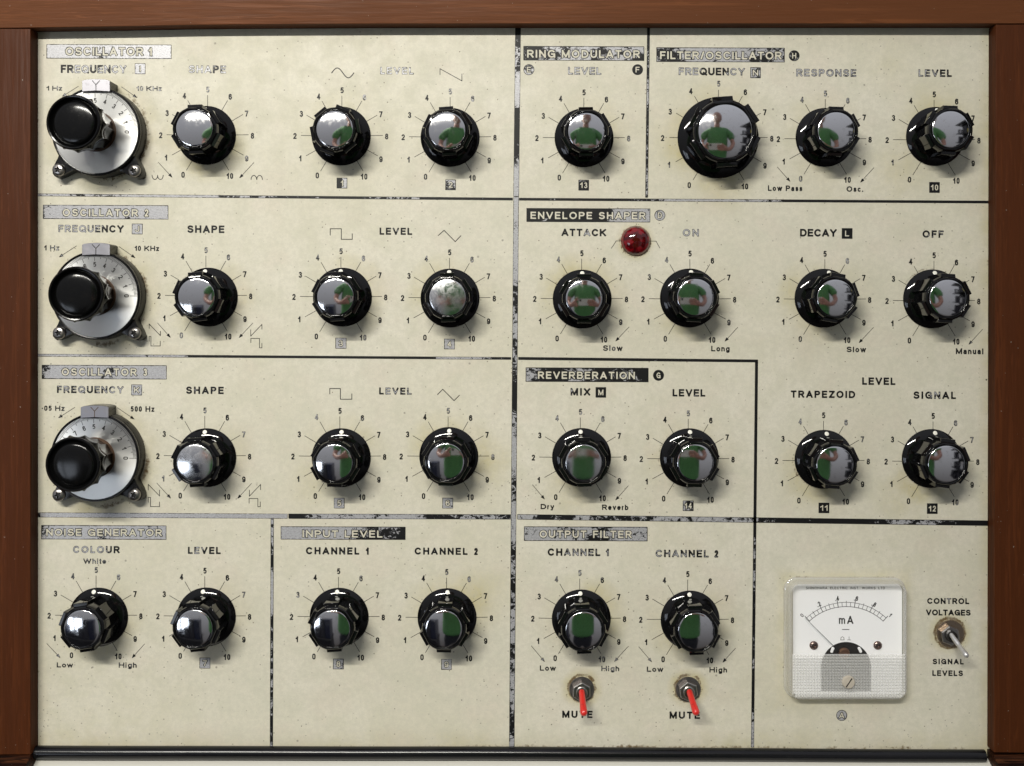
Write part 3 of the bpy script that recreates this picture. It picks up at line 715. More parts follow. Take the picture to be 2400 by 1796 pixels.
# ---- arrows and wave symbols
def arrow(x0, y0, x1, y1, wear=.25):
    L = math.hypot(x1 - x0, y1 - y0); ux, uy = (x1 - x0) / L, (y1 - y0) / L
    bx, by = x1 - ux * 11, y1 - uy * 11
    st = [[(x0, y0), (x1 - ux * 2, y1 - uy * 2)]]
    p = Print(); p.lines(st, 1.25, wear * .4)
    def tri(PX, PY):
        al = (x1 - PX) * ux + (y1 - PY) * uy; ac = np.abs(-(PX - x1) * uy + (PY - y1) * ux)
        return np.maximum(np.maximum(ac - al * 0.36, al - 11), -(np.maximum(ac * 1.0 - (al - 8) * 1.3, 0 * al - 1)) if False else np.maximum(ac - al * 0.36, al - 11))
    p2 = Print(); p2.add(tri, (min(x1, bx) - 6, min(y1, by) - 6, max(x1, bx) + 6, max(y1, by) + 6), 0.7, wear)
    p.tri += p2.tri
    p.build('arrow_marking', panel, z=0.2)
for a in ((184, 202.5, 145, 227, .8), (285, 204, 322, 230, .6), (179.4, 576.7, 137.7, 603.6, .5), (279, 578.3, 318, 605.5), (175.6, 955, 136, 980.4, .4), (275.3, 956, 315.8, 983.6, .1),
          (371, 380.7, 404.4, 417), (595, 381.3, 560.8, 418.4, .1), (369.3, 757.4, 400.3, 792.2), (592.7, 757.4, 559.5, 792.8, .1), (367.7, 1132.7, 401, 1169, .5), (589.6, 1133.3, 556, 1169.7, .1),
          (1821.8, 391.8, 1852.5, 426.6, .5), (2048, 393.4, 2015.8, 428.8, .1), (1474.4, 766.6, 1442, 800.8), (1729, 767.5, 1698, 801.4), (2047, 768, 2012.3, 804.9), (2302.8, 772.3, 2269.6, 808.7, .3),
          (1248, 1136.5, 1277.2, 1171.3, .4), (1472.8, 1138.7, 1441.8, 1173.5), (109.8, 1508.6, 141.7, 1542.6, .7), (338.7, 1509.7, 308.7, 1543.4), (1245.2, 1514, 1277, 1551.8, .6),
          (1471, 1516.6, 1439.3, 1551.8, .6), (1497, 1516, 1528.2, 1552.5, .7), (1724, 1519.5, 1693, 1553.6)):
    arrow(*a)
def wave(strokes, w=1.6, wear=.1):
    p = Print(); p.lines(strokes, w, wear, cell=0.8); p.build('wave_marking', panel)
wave([arc(363, 411, 6.5, 10, 0, 180), arc(376, 411, 6.5, 10, 0, 180)], 1.8)
wave([[(595 + 6.5 * math.cos(a), 421 - 9.5 * math.sin(a)) for a in np.linspace(0, math.pi, 13)], [(608.5 + 6.5 * math.cos(a), 421 - 9.5 * math.sin(a)) for a in np.linspace(0, math.pi, 13)]], 1.8)
wave([[(777.5 + 52 * t, 171.2 - 11.5 * math.sin(2 * math.pi * t) * (1.0 if True else 0)) for t in np.linspace(0, 1, 29)]], 2.2, .6)
wave([[(1031.3, 175.6), (1031.3, 161.4), (1082.6, 189.9), (1082.6, 174)]], 1.6, .95)
wave([[(774, 551.4), (774, 536.5), (800, 536.5), (800, 561.2), (825.6, 561.2), (825.6, 548.2)]], 1.8)
wave([[(773, 923.5), (773, 911), (797.8, 911), (797.8, 936), (824.7, 936), (824.7, 923.5)]], 1.8)
wave([[(1027.2, 552.3), (1040.8, 540.3), (1067, 566.6), (1080, 553)]], 1.8)
wave([[(1025.6, 925), (1037.7, 912.7), (1064.2, 939.3), (1076.6, 927)]], 1.8)
wave([[(349.7, 770), (349.7, 759.6), (376, 787), (376, 776.4)]], 1.5); wave([[(349.7, 800), (349.7, 789), (353.8, 789), (353.8, 811.2), (375.6, 811.2), (375.6, 799.8)]], 1.5)
wave([[(587.7, 773.2), (587.7, 788), (613.9, 760.6), (613.9, 771.6)]], 1.5); wave([[(588, 803.3), (588, 793.5), (608.2, 793.5), (608.2, 815.6), (613.9, 815.6), (613.9, 804.9)]], 1.5)
wave([[(347.5, 1149), (347.5, 1135.5), (374, 1162.7), (374, 1149)]], 1.5); wave([[(347.5, 1177.6), (347.5, 1166), (352.8, 1166), (352.8, 1187.7), (374, 1187.7), (374, 1176.6)]], 1.5)
wave([[(584.5, 1149), (584.5, 1163.4), (610.8, 1135.8), (610.8, 1148)]], 1.5); wave([[(583.9, 1179.8), (583.9, 1168.7), (604.4, 1168.7), (604.4, 1188), (610, 1188), (610, 1176.6)]], 1.5)
wave([[(1432.6, 582.4), (1444.3, 565), (1460, 565)]], 1.3, 0); wave([[(1520, 565.6), (1537.7, 565.6), (1546.5, 581.8)]], 1.3, 0)

# ---- dial scales round the knobs
NUMPOS = {0: (-57.6, 93), 1: (-97.6, 53), 2: (-110, .6), 3: (-95, -51.5), 4: (-54.4, -92), 5: (.4, -107), 6: (53, -90.5), 7: (91.2, -51.4), 8: (105, .6), 9: (91.5, 54), 10: (52, 95)}
wr = random.Random(21)
def scale_marks(x, y, f, rin, rout, big):
    p = Print()
    for i in range(11):
        if x > 2150 and i in () : pass
        a = math.radians(90 + (5 - i) * 29.75)
        ca, sa = math.cos(a), math.sin(a)
        ro = rout - (2.0 if i in (4, 5, 6) else 0)
        A = (x + rin * ca, y - rin * sa); B = (x + ro * ca, y - ro * sa)
        p.lines([[A, B]], 1.3, 0.0, cell=0.7)
    p.build('scale_ticks', panel, z=0.16)
    p = Print()
    for i in range(11):
        dx, dy = NUMPOS[i]
        nx_, ny_ = x + dx * f, y + dy * f + dx * f * 0.006
        t = str(i); w = {1: 8.0, 2: 15.6}[len(t)]; H = 14.0
        wear = wr.choice([0, 0, 0.05, .1, .15, .3, .5] if i not in (4, 6, 5) else [.1, .3, .5, .7])
        p.text(t, nx_ - w / 2, nx_ + w / 2, ny_ - H / 2, ny_ + H / 2, 0.21, wear, cell=0.65)
    p.build('scale_numerals', panel, z=0.18)
for k in KN: scale_marks(k[0], k[1], 1.0, 58, 95.5, False)
scale_marks(BIG[0], BIG[1], 1.19, 84, 114.5, True)

# ------------------------------------------------------------------ knobs
def grip_mesh(f, name, hz=1.0):
    """fluted grip: six flat tabs with flats between them, wider at the top; (z, tab radius, gap radius, half width)"""
    lv = [(7, 52, 46.6, 15.8), (72, 55.6, 50.2, 16.2), (80.5, 55.8, 50.4, 16.2), (82.2, 55.2, 50.0, 16.1)]
    rings = []
    for z, rt, rg, w in lv:
        r = []
        for s in range(6):
            a = math.radians(60 * s); ca, sa = math.cos(a), math.sin(a)
            ra = math.asin(min(.9, w / rg))
            loc = [(rg * math.cos(ra), -w), (rt, -w), (rt, w), (rg * math.cos(ra), w)]
            g = math.radians(30)
            loc.append((rg * 0.992 * math.cos(g), rg * 0.992 * math.sin(g)))
            for x, y in loc:
                r.append(((x * ca - y * sa) * f * S, (x * sa + y * ca) * f * S, z * hz * S))
        rings.append(r)
    # round crown
    base = rings[-1]
    for z, rr in ((82.8, 50.9), (84.5, 50.3), (88.0, 49.6), (90.6, 47.6), (91.2, 45.0), (88.5, 43.4), (86, 43.2)):
        r = []
        for (x, y, _) in base:
            a = math.atan2(y, x); r.append((rr * f * S * math.cos(a), rr * f * S * math.sin(a), z * hz * S))
        rings.append(r)
    bm = loft(rings)
    me = from_bm(name, bm)
    me.materials.append(M['black'])
    return smooth_by_angle(me, 20)
def skirt_mesh(f, name, R=69.0):
    prof = [(R - 2.5, 0.3), (R - .3, 0.8), (R, 2.0), (R - 1.4, 3.6), (R - 21 * f, 11.6), (30, 12)]
    bm = lathe(prof, 96); me = from_bm(name, bm); me.materials.append(M['black']); return smooth_by_angle(me, 40)
def cap_mesh(r, Rs, z, name):
    prof = [(r + .4, z - 3), (r + .4, z - .3), (r, z + .5), (r - .8, z + 1.2), (r - 1.8, z + 1.6)]
    z0 = z + 1.6; n = 14; a0 = math.asin((r - 1.8) / Rs)
    for i in range(1, n):
        a = a0 * (1 - i / n); prof.append((Rs * math.sin(a), z0 + Rs * (math.cos(a) - math.cos(a0))))
    bm = lathe(prof, 72)
    # close with a centre point
    me = from_bm(name, bm, True); me.materials.append(M['chrome']); return smooth_by_angle(me, 50)
def disc_mesh(r, h, name, mat):
    bm = lathe([(r, 0), (r, h * .6), (r * .75, h)], 20); me = from_bm(name, bm, False); me.materials.append(mat); return smooth_by_angle(me, 60)
g_s = grip_mesh(1, 'knob_grip'); s_s = skirt_mesh(1, 'knob_skirt'); c_s = cap_mesh(42.0, 215, 88.2, 'knob_cap')
d_s = disc_mesh(5.0, 1.0, 'pointer_dot', M['dot']); d2_s = disc_mesh(3.3, .6, 'grip_dot', M['dotdull'])
def place_knob(k, g, s, c, f=1.0, R=69.0):
    x, y, ox, oy, ang, lab = k
    X0, Y0, _ = W(x + ox, y + oy, 0)
    o = bpy.data.objects.new('control_knob', g); link(o, synth); o.location = (X0, Y0, 0)
    o.rotation_euler = (0, 0, math.radians(ang)); o['label'] = lab
    bv = o.modifiers.new('bevel', 'BEVEL'); bv.width = 0.00005; bv.segments = 2; bv.limit_method = 'ANGLE'; bv.angle_limit = math.radians(28); bv.harden_normals = False
    a = bpy.data.objects.new('skirt', s); link(a, o)
    b = bpy.data.objects.new('chrome_cap', c); link(b, o)
    # seats a shade askew, as turned metal pressed into plastic does
    b.rotation_euler = (random.uniform(-.012, .012), random.uniform(-.012, .012), random.uniform(0, 6))
    rd = (R - 8.6)
    d = bpy.data.objects.new('pointer_dot', d_s); link(d, o); d.location = (rd * S, 0, (3.2 + 8.2 * (R - 1.4 - rd) / (21 * f)) * S)
    d.rotation_euler = (0, math.atan(8 / (19.6 * f)), 0)
    d2 = bpy.data.objects.new('grip_dot', d2_s); link(d2, o); d2.location = (52.6 * (1.43 if f > 1 else 1) * S, 0, 18.0 * S); d2.rotation_euler = (0, math.radians(93), 0)
    return o
knobs = [place_knob(k, g_s, s_s, c_s) for k in KN]
g_b = grip_mesh(1.43, 'large_knob_grip', 1.0); s_b = skirt_mesh(1.2, 'large_knob_skirt', 95.0); c_b = cap_mesh(61.0, 205, 88.2, 'large_knob_cap')
place_knob(BIG, g_b, s_b, c_b, 1.2, 95.0)
# one cap is clouded, one scuffed
for i, r0, r1 in ((8, .13, .24), (13, .10, .22), (16, .10, .16)):
    m = M['chrome'].copy(); m.name = 'clouded_chrome'
    t = m.node_tree; b = t.nodes['Principled BSDF']
    n = noise(t, objc(t), 260, 5, 0.7, 1.0)
    t.links.new(ramp(t, n, .35, .6, r0, r1), b.inputs['Roughness'])
    me = c_s.copy(); me.materials.clear(); me.materials.append(m)
    for ch in knobs[i].children:
        if ch.name.startswith('chrome_cap'): ch.data = me

# ------------------------------------------------------------------ vernier dials
def ear_outline(cx, cy, R, ears, re):
    """circle with two screw ears, convex-ish hull in local U (y up)"""
    pts = []
    n = 120
    for i in range(n):
        a = 2 * math.pi * i / n
        r = R
        for ex, ey in ears:
            ea = math.atan2(ey, ex); d = math.hypot(ex, ey)
            da = abs((a - ea + math.pi) % (2 * math.pi) - math.pi)
            # ray against the ear circle
            q = d * math.sin(da)
            if abs(q) < re and da < 1: r = max(r, d * math.cos(da) + math.sqrt(re * re - q * q))
        pts.append((r * math.cos(a), r * math.sin(a)))
    for _ in range(2):  # soften the fillet between ear and rim
        rr = [math.hypot(*p) for p in pts]
        for i in range(n):
            if rr[i] < max(rr[i - 1], rr[(i + 1) % n]) - 2:
                k = (rr[i - 1] + rr[(i + 1) % n]) / 2 * .5 + rr[i] * .5; a = 2 * math.pi * i / n
                pts[i] = (k * math.cos(a), k * math.sin(a))
    return pts
ZD = 38.0
def flute_mesh():
    lv = [(0, 43, 2.5), (6, 45, 3.5), (48, 50, 5.5), (68, 54.5, 6.5), (84, 60, 6.5), (91, 60.8, 5.5), (96, 59.0, 3), (100, 54.6, 0), (103, 54.4, 0), (105, 56.4, 0), (108.5, 57.6, 0), (112, 56.8, 0), (114, 54.6, 0), (113.4, 52.4, 0), (110, 50.8, 0), (103, 49.6, 0), (101, 47.0, 0), (103, 45.2, 0), (106.6, 44.4, 0), (108.4, 42.4, 0),
          (109.4, 39.5, 0), (110.8, 31, 0), (111.8, 18, 0), (112.1, 7, 0)]
    n = 144; F = 12; rings = []
    for z, r, a in lv:
        rr = []
        for i in range(n):
            th = 2 * math.pi * i / n; u = (th * F / (2 * math.pi)) % 1
            q = (r - a * (math.sin(math.pi * u) ** 0.8)) * (1 + .055 * min(1, z / 70))
            rr.append((q * math.cos(th) * S, q * math.sin(th) * S, z * S))
        rings.append(rr)
    me = from_bm('turning_knob', loft(rings)); me.materials.append(M['bake']); return smooth_by_angle(me, 48)
flute = flute_mesh()
screw_bm = lathe([(14.3, 0), (14.6, 2), (13.6, 5), (10.5, 7.4), (7.6, 8.0)], 40, close_top=False)
_vs = [v for v in screw_bm.verts if abs(v.co.z - 8.0 * S) < 1e-9]
# six-lobed recess
def screw_mesh():
    n = 48; rings = []
    def circ(r, z): return [(r * math.cos(2 * math.pi * i / n) * S, r * math.sin(2 * math.pi * i / n) * S, z * S) for i in range(n)]
    def star(z, k=1.0): return [((6.2 + 1.9 * math.cos(5 * 2 * math.pi * i / n)) * k * math.cos(2 * math.pi * i / n) * S, (6.2 + 1.9 * math.cos(5 * 2 * math.pi * i / n)) * k * math.sin(2 * math.pi * i / n) * S, z * S) for i in range(n)]
    rings = [circ(14.3, 0), circ(14.6, 2), circ(13.8, 5), circ(11, 7.4), star(8.1), star(3, .95)]
    me = from_bm('screw', loft(rings)); me.materials.append(M['steel']); me.materials.append(M['dark'])
    for p in me.polygons:
        if p.center.z > 0 and math.hypot(p.center.x, p.center.y) < 8.5 * S and (p.normal.z > .9 and p.center.z < 4 * S or abs(p.normal.z) < .5): p.material_index = 1
    return smooth_by_angle(me, 45)
screw_bm.free(); screw_me = screw_mesh()
def vernier(i, seen, zero, knob_rot, lab):
    sx, sy = seen
    dx, dy = deproj(sx, sy, ZD)
    cx, cy = dx, dy
    X0, Y0, _ = W(cx, cy)
    # ears (seen centres of the screw heads at z 30)
    eL = deproj(*((137.6, sy + 90) if i == 0 else (138.5, sy + 88) if i == 1 else (137.8, sy + 87)), 32); eR = deproj(*((314.8, sy + 91.6) if i == 0 else (315.5, sy + 88.6) if i == 1 else (314.8, sy + 87)), 32)
    ears = [(eL[0] - cx, -(eL[1] - cy)), (eR[0] - cx, -(eR[1] - cy))]
    pts = ear_outline(0, 0, 103.5, ears, 19)
    rings = []
    for z, k, gap in ((0, 1.0, 0), (26, .998, 0), (29, .985, 0)):
        rings.append([(x * k * S, y * k * S, z * S) for x, y in pts])
    n = len(pts)
    for z, r in ((30, 102.5), (37.5, 102.2), (39.5, 100.5), (39.5, 99.2), (37.6, 98.8), (37.0, 97)):
        rings.append([(r * math.cos(2 * math.pi * j / n) * S, r * math.sin(2 * math.pi * j / n) * S, z * S) for j in range(n)])
    me = from_bm('vernier_dial', loft(rings)); me.materials.append(M['satin']); smooth_by_angle(me, 35)
    # index block behind the plate, part of the moulding
    body = bpy.data.objects.new('vernier_dial', me); link(body, synth); body.location = (X0, Y0, 0); body['label'] = lab
    zi = 35.0
    pw = 32.0
    px_l, px_r = -pw, pw
    seenc = {0: (225.3, 199.5), 1: (225.2, 583.4), 2: (222.0, 964.5)}[i]
    ic = deproj(seenc[0], seenc[1], 44)
    lx, ly = ic[0] - cx, -(ic[1] - cy)
    blk = [(lx - pw, ly - 16), (lx + pw, ly - 16), (lx + pw, ly + 9)] + [(lx + pw * math.cos(a), ly + 9 + 5 * math.sin(a)) for a in (0.5, 1.0, 1.57, 2.1, 2.6)] + [(lx - pw, ly + 9)]
    mob = bpy.data.objects.new('index_block', from_bm('index_block', poly_prism(blk, 0, 42.5, chamfer=1))); mob.data.materials.append(M['satin']); link(mob, body)
    plt = [(lx - pw, ly - 14.8), (lx, ly - 13.2), (lx + pw, ly - 14.8), (lx + pw, ly + 9)] + [(lx + pw * math.cos(a), ly + 9 + 4.6 * math.sin(a)) for a in (0.5, 1.0, 1.57, 2.1, 2.6)] + [(lx - pw, ly + 9)]
    pl = bpy.data.objects.new('index_plate', from_bm('index_plate', poly_prism(plt, 42.7, 45.0, chamfer=.5))); pl.data.materials.append(M['plate']); link(pl, body)
    p = Print(); wx, wy = ic
    p.lines([[(wx - 8.3, wy - 9.5), (wx, wy - .5)], [(wx + 8.3, wy - 9.5), (wx, wy - .5)], [(wx, wy - .5), (wx, wy + 12.5)]], 1.7, 0, cell=.7)
    yo = p.build('index_mark', None, M['ink'] if i != 2 else M['rust'], z=45.3); yo.parent = body; yo.location = (-X0, -Y0, 0)
    # disc
    dm = from_bm('dial_disc', lathe([(96.6, 36), (97.0, 37.4), (96.4, ZD), (40, ZD)], 120)); dm.materials.append(M['alu']); smooth_by_angle(dm, 30)
    dd = bpy.data.objects.new('dial_disc', dm); link(dd, body)
    # graduations and numerals on the disc
    p = Print()
    step = 18.5
    sts = []
    for j in range(0, 101):
        a = math.radians(zero + j * step / 10)
        if a > math.radians(215): break
        r0 = 96.0; r1 = 96 - (16 if j % 10 == 0 else 11 if j % 5 == 0 else 7)
        sts.append([(cx + r0 * math.cos(a), cy - r0 * math.sin(a)), (cx + r1 * math.cos(a), cy - r1 * math.sin(a))])
    for s_ in sts: p.lines([s_], 1.15, 0, cell=.7)
    for j in range(0, 10):
        a = zero + j * step
        if a > 170: break
        ra = math.radians(a); r = 71.5
        nx_, ny_ = cx + r * math.cos(ra), cy - r * math.sin(ra)
        p.text(str(j), nx_ - 3.4, nx_ + 3.4, ny_ - 5.7, ny_ + 5.7, .19, 0, rot=math.radians(90 - a), cell=.65)
    mk = p.build('dial_markings', None, M['ink'], z=ZD + .25); mk.parent = body; mk.location = (-X0, -Y0, 0)
    # ring of old grease round the shaft
    gr = from_bm('grease_ring', lathe([(47.0, ZD + .1), (46, ZD + .4), (30, ZD + .4)], 64)); gr.materials.append(M['rust'])
    go = bpy.data.objects.new('grease_ring', gr); link(go, body)
    kn = bpy.data.objects.new('turning_knob', flute); link(kn, body)
    kz = (ZD + .8) * S
    ex_, ey_ = {0: (-1.6, 2.6), 1: (3.6, -.5), 2: (-.5, 1.5)}[i]
    kn.location = (0, 0, kz); kn.rotation_euler = (math.atan(ey_ / -110.0), math.atan(ex_ / 110.0), math.radians(knob_rot))
    for (ex, ey), rr in zip(ears, (12, 40)):
        # raised boss under each screw head
        bo = bpy.data.objects.new('screw', screw_me); link(bo, body); bo.location = (ex * S, ey * S, 29.2 * S); bo.rotation_euler = (0, 0, math.radians(rr + 17 * i))
for i, ((x, y, z0, kr), lab) in enumerate(zip(VERN, ('vernier dial reading 5 with scuffed black knob, OSCILLATOR 1 FREQUENCY', 'vernier dial in the OSCILLATOR 2 row, 1 Hz to 10 KHz', 'vernier dial marked .05 Hz to 500 Hz in the OSCILLATOR 3 row'))):
    vernier(i, (x, y), (-1.0, -1.0, -1.0)[i], kr, lab)

# ------------------------------------------------------------------ toggle switches
def toggle(wx, wy, nx_, ny_, a, b, red, lab, tarn=False):
    X0, Y0, _ = W(wx, wy)
    wm = from_bm('washer', lathe([(32 if tarn else 29.5, 0), (32 if tarn else 29.5, 1.5), (31 if tarn else 28.5, 3), (12, 3)], 48)); wm.materials.append(M['washer'] if tarn else M['washer2']); smooth_by_angle(wm, 30)
    hx = 21.5
    nn = deproj(nx_, ny_, 16); dx, dy = nn[0] - wx, -(nn[1] - wy)
    # the switch bushing is the part's own mesh, threaded
    prof = [(12.8, 3)]
    for k in range(7): prof += [(13.2, 14.5 + k * 1.1), (12.4, 15.05 + k * 1.1)]
    prof += [(12, 23), (8.2, 23.4), (7.8, 18), (0.5, 17)]
    bm = from_bm('toggle_switch', lathe(prof, 40, dx, dy)); bm.materials.append(M['dark'] if tarn else M['steel']); smooth_by_angle(bm, 50)
    o = bpy.data.objects.new('toggle_switch', bm); link(o, synth); o.location = (X0, Y0, 0); o['label'] = lab
    w = bpy.data.objects.new('washer', wm); link(w, o)
    hexa = [(dx + hx * 1.1 * math.cos(math.radians(90 + (8 if wx > 1500 else 0) + 60 * k)), dy + hx * 1.1 * math.sin(math.radians(90 + (8 if wx > 1500 else 0) + 60 * k))) for k in range(6)]
    hb = loft([[(x * S, y * S, z * S) for x, y in [((px - dx) * q + dx, (py - dy) * q + dy) for px, py in hexa]] for z, q in ((3, 1), (12.5, 1), (14.6, .90))], close_top=True)
    hm = from_bm('nut', hb); hm.materials.append(M['steel']); hn = bpy.data.objects.new('nut', hm); link(hn, o)
    bv = hn.modifiers.new('b', 'BEVEL'); bv.width = .0001; bv.segments = 1
    # lever
    za, zb = 20, 70
    A = deproj(a[0], a[1], za); B = deproj(b[0], b[1], zb)
    A = Vector(((A[0] - wx) * S, -(A[1] - wy) * S, za * S)); B = Vector(((B[0] - wx) * S, -(B[1] - wy) * S, zb * S))
    ax = (B - A); L = ax.length / S
    q = ax.to_track_quat('Z', 'Y')
    def rod(prof, nm, mat):
        me = from_bm(nm, lathe(prof, 28)); me.materials.append(mat); smooth_by_angle(me, 40)
        r = bpy.data.objects.new(nm, me); link(r, o); r.location = A; r.rotation_mode = 'QUATERNION'; r.rotation_quaternion = q
        return r
    if red:
        rod([(4.4, -8), (4.6, 3.0)], 'lever', M['steel'])
        rod([(5.2, .2), (6.6, .6), (7.0, 6), (7.2, L * .5), (7.9, L * .7), (8.4, L - 6), (7.9, L - 1.5), (5.6, L + 2), (2, L + 3.6)], 'lever_sleeve', M['sleeve'])
    else:
        rod([(5.2, -8), (5.6, L * .5), (4.6, L * .54), (4.9, L * .58), (5.6, L * .62), (6.0, L * .9), (6.4, L - 2), (5.6, L + 3), (3.2, L + 6), (1, L + 6.8)], 'lever', M['lever'])
M['lever'], _t, _b = m_metal('dull_lever', (0.62, 0.61, 0.60), 0.34, 0.3)
_b.inputs['Metallic'].default_value = 0.75
toggle(1363.5, 1615.5, 1363.3, 1623.5, (1363.3, 1619.5), (1368.6, 1674), True, 'toggle switch with red sleeve over MUTE, straight lever, under CHANNEL 1')
toggle(1612.8, 1615.5, 1614.6, 1622.8, (1615.2, 1619.5), (1632.2, 1672.5), True, 'toggle switch with red sleeve slanting over MUTE, under CHANNEL 2')
toggle(2227, 1485, 2229.5, 1491.8, (2228.5, 1487), (2263.5, 1535), False, 'bare metal toggle switch with tarnished washer between CONTROL VOLTAGES and SIGNAL LEVELS', True)

# ------------------------------------------------------------------ indicator lamp
def indicator():
    x, y = 1490.0, 565.0
    X0, Y0, _ = W(x, y)
    prof = [(34.6, 0), (35, 1.5), (34, 3)] + [(33.2 * math.cos(a), 3 + 19 * math.sin(a)) for a in np.linspace(.12, 1.5, 12)]
    me = from_bm('indicator_lamp', lathe(prof, 56), True); me.materials.append(M['lens'])
    o = bpy.data.objects.new('indicator_lamp', me); link(o, synth); o.location = (X0, Y0, 0); o['label'] = 'unlit domed red indicator lamp between ATTACK and ON'
indicator()

# ------------------------------------------------------------------ panel meter
def meter():
    ox, oy = 1980.0, 1495.0
    X0, Y0, _ = W(ox, oy)
    def L(x, y): return (x - ox, -(y - oy))
    def R(x0, y0, x1, y1, r): 
        (a, b), (c, d) = L(x0, y1), L(x1, y0); return rrect(a, b, c, d, r, 8)
    # clear cover: flange, wall, rounded shoulder
    rings = []
    for ins, z, r in ((0, 0, 30), (0, 5, 30), (1.2, 6.5, 30), (4.2, 7.5, 27), (5, 20, 26), (5.8, 30, 25), (8, 34.5, 22), (11.5, 36, 18)):
        pts = R(1836 + ins, 1352 + ins, 2120 - ins, 1634 - ins, r)
        rings.append([(x * S, y * S, z * S) for x, y in pts])
    me = from_bm('panel_meter', loft(rings, close_top=False, close_bottom=False)); me.materials.append(M['clear']); smooth_by_angle(me, 30)
    o = bpy.data.objects.new('panel_meter', me); link(o, synth); o.location = (X0, Y0, 0); o['label'] = 'square clear moving coil meter scaled in mA with needle at 0'
    def add(nm, me, mat):
        if not me.materials: me.materials.append(mat)
        q = bpy.data.objects.new(nm, me); link(q, o); return q
    # inner wall seen through the side, yellowed
    rings = []
    for ins, z, r in ((8.5, 1, 22), (9.5, 33, 20)):
        rings.append([(x * S, y * S, z * S) for x, y in R(1836 + ins, 1352 + ins, 2120 - ins, 1634 - ins, r)])
    add('inner_wall', from_bm('inner_wall', loft(rings, close_top=False, close_bottom=False)), M['clear'])
    a = deproj(1858.5, 1370.5, 10); b = deproj(2114, 1629, 10)
    add('dial_card', from_bm('dial_card', poly_prism(R(a[0], a[1], b[0], b[1], 13), 8, 10)), M['cardwhite'])
    # opening for the movement
    cxm, cym = deproj(1983, 1563.3, 10.6)
    pts = [(cxm + 58 * math.cos(t), cym - 58 * math.sin(t)) for t in np.linspace(0.0, math.pi, 26)]
    (lx_, _q), (rx_, by_) = deproj(1925, 1620, 10.6), deproj(2041, 1620, 10.6)
    pts = [(rx_, by_)] + pts + [(lx_, by_)]
    add('movement_opening', from_bm('movement_opening', poly_prism([L(*p) for p in pts], 10.15, 10.6)), M['dark'])
    # coil, posts
    c = L(*deproj(1979, 1532, 14))
    cm = from_bm('coil', lathe([(13, 10.7), (13, 14), (9, 15), (8, 13), (3, 13)], 28, *c)); add('coil', cm, M['copper'])
    for px in (1949.6, 2017.4):
        q = L(*deproj(px, 1524, 14)); s = -1 if px < 1980 else 1
        bm = bmesh.new()
        pts = [(q[0] + 3.4 * math.cos(t) - s * 3.2 * (math.sin(t) > 0) * 1, q[1] + 3.4 * math.sin(t) + 3.2 * (1 if math.sin(t) > 0 else -1)) for t in np.linspace(0, 2 * math.pi, 16, endpoint=False)]
        add('stop_post', from_bm('stop_post', poly_prism(pts, 10.7, 15, chamfer=1)), M['cardwhite'])
    # printing on the card
    z = 10.25
    def D(x, y): return deproj(x, y, z)
    cx, cy = D(1983.5, 1549); p = Print()
    for r, w in ((136.4, 1.05), (126.4, 1.25)):
        p.lines([[(cx + r * math.cos(t), cy - r * math.sin(t)) for t in np.radians(np.linspace(90 - 42.9, 90 + 42.9, 60))]], w, 0, cell=.65)
    for k in range(21):
        t = math.radians(90 + 42.9 - k * 4.29)
        r1 = 126.4; r2 = 144.5 if k % 4 == 0 else (139.5 if k % 2 == 0 else 136.4)
        if k in (0, 20): r2 = 142
        for (q0, q1) in (((r1 - .4), r2),):
            pp = Print(); p.lines([[(cx + q0 * math.cos(t), cy - q0 * math.sin(t)), (cx + q1 * math.cos(t), cy - q1 * math.sin(t))]], 1.5 if k % 4 == 0 else 1.0, 0, cell=.6)
    def tx(s, x, y, w, h, sw, rot=0, cell=.6):
        q = D(x, y); p.text(s, q[0] - w / 2, q[0] + w / 2, q[1] - h / 2, q[1] + h / 2, sw, 0, rot=rot, cell=cell)
    tx('.2', 1918.7, 1416.5, 9.5, 11, .19, math.radians(-28)); tx('.4', 1961.8, 1403, 9.5, 11, .19, math.radians(-9)); tx('.6', 2006.6, 1403, 9.5, 11, .19, math.radians(9)); tx('.8', 2048.6, 1416.5, 9.5, 11, .19, math.radians(28))
    tx('0', 1879.6, 1442.5, 5.5, 9, .17, math.radians(-44)); tx('1', 2086.8, 1441.8, 4, 10, .18, math.radians(44))
    q = D(1973.5, 1453.3); p.text('m', q[0] - 7.2, q[0] + 7.2, q[1] - 9.4, q[1] + 9.4, .15, 0, rot=0, cell=.6)
    q = D(1992.7, 1453.3); p.text('A', q[0] - 7.2, q[0] + 7.2, q[1] - 9.4, q[1] + 9.4, .17, 0, rot=0, cell=.6)
    q0, q1 = D(1974.2, 1475.6), D(1989.8, 1475.6); p.lines([[q0, q1]], 1.6, 0, cell=.6)
    q = D(1974.4, 1496.5); p.lines([[(q[0] - 4, q[1] + 3.6), (q[0] + 4, q[1] + 3.6), (q[0] + 3.4, q[1] - 1.5), (q[0], q[1] - 4), (q[0] - 3.4, q[1] - 1.5), (q[0] - 4, q[1] + 3.6)]], 1.0, 0, cell=.6)
    q = D(1990, 1496.5); p.lines([[(q[0] - 4, q[1] + 3.6), (q[0] + 4, q[1] + 3.6)], [(q[0], q[1] + 3.6), (q[0], q[1] - 4)]], .9, 0, cell=.6)
    q0, q1 = D(1888.8, 1375.5), D(2074.2, 1381.2)
    p.text('SHINOHARA  ELECTRIC  INST.  WORKS  LTD', q0[0], q1[0], q0[1], q1[1], .16, 0, rot=0, cell=.5)
    mk = p.build('scale_markings', None, M['ink'], z=z); mk.parent = o; mk.location = (-X0, -Y0, 0)
    # needle
    A = L(*deproj(1886.5, 1447.8, 20)); B = L(*deproj(1968, 1528.5, 20))
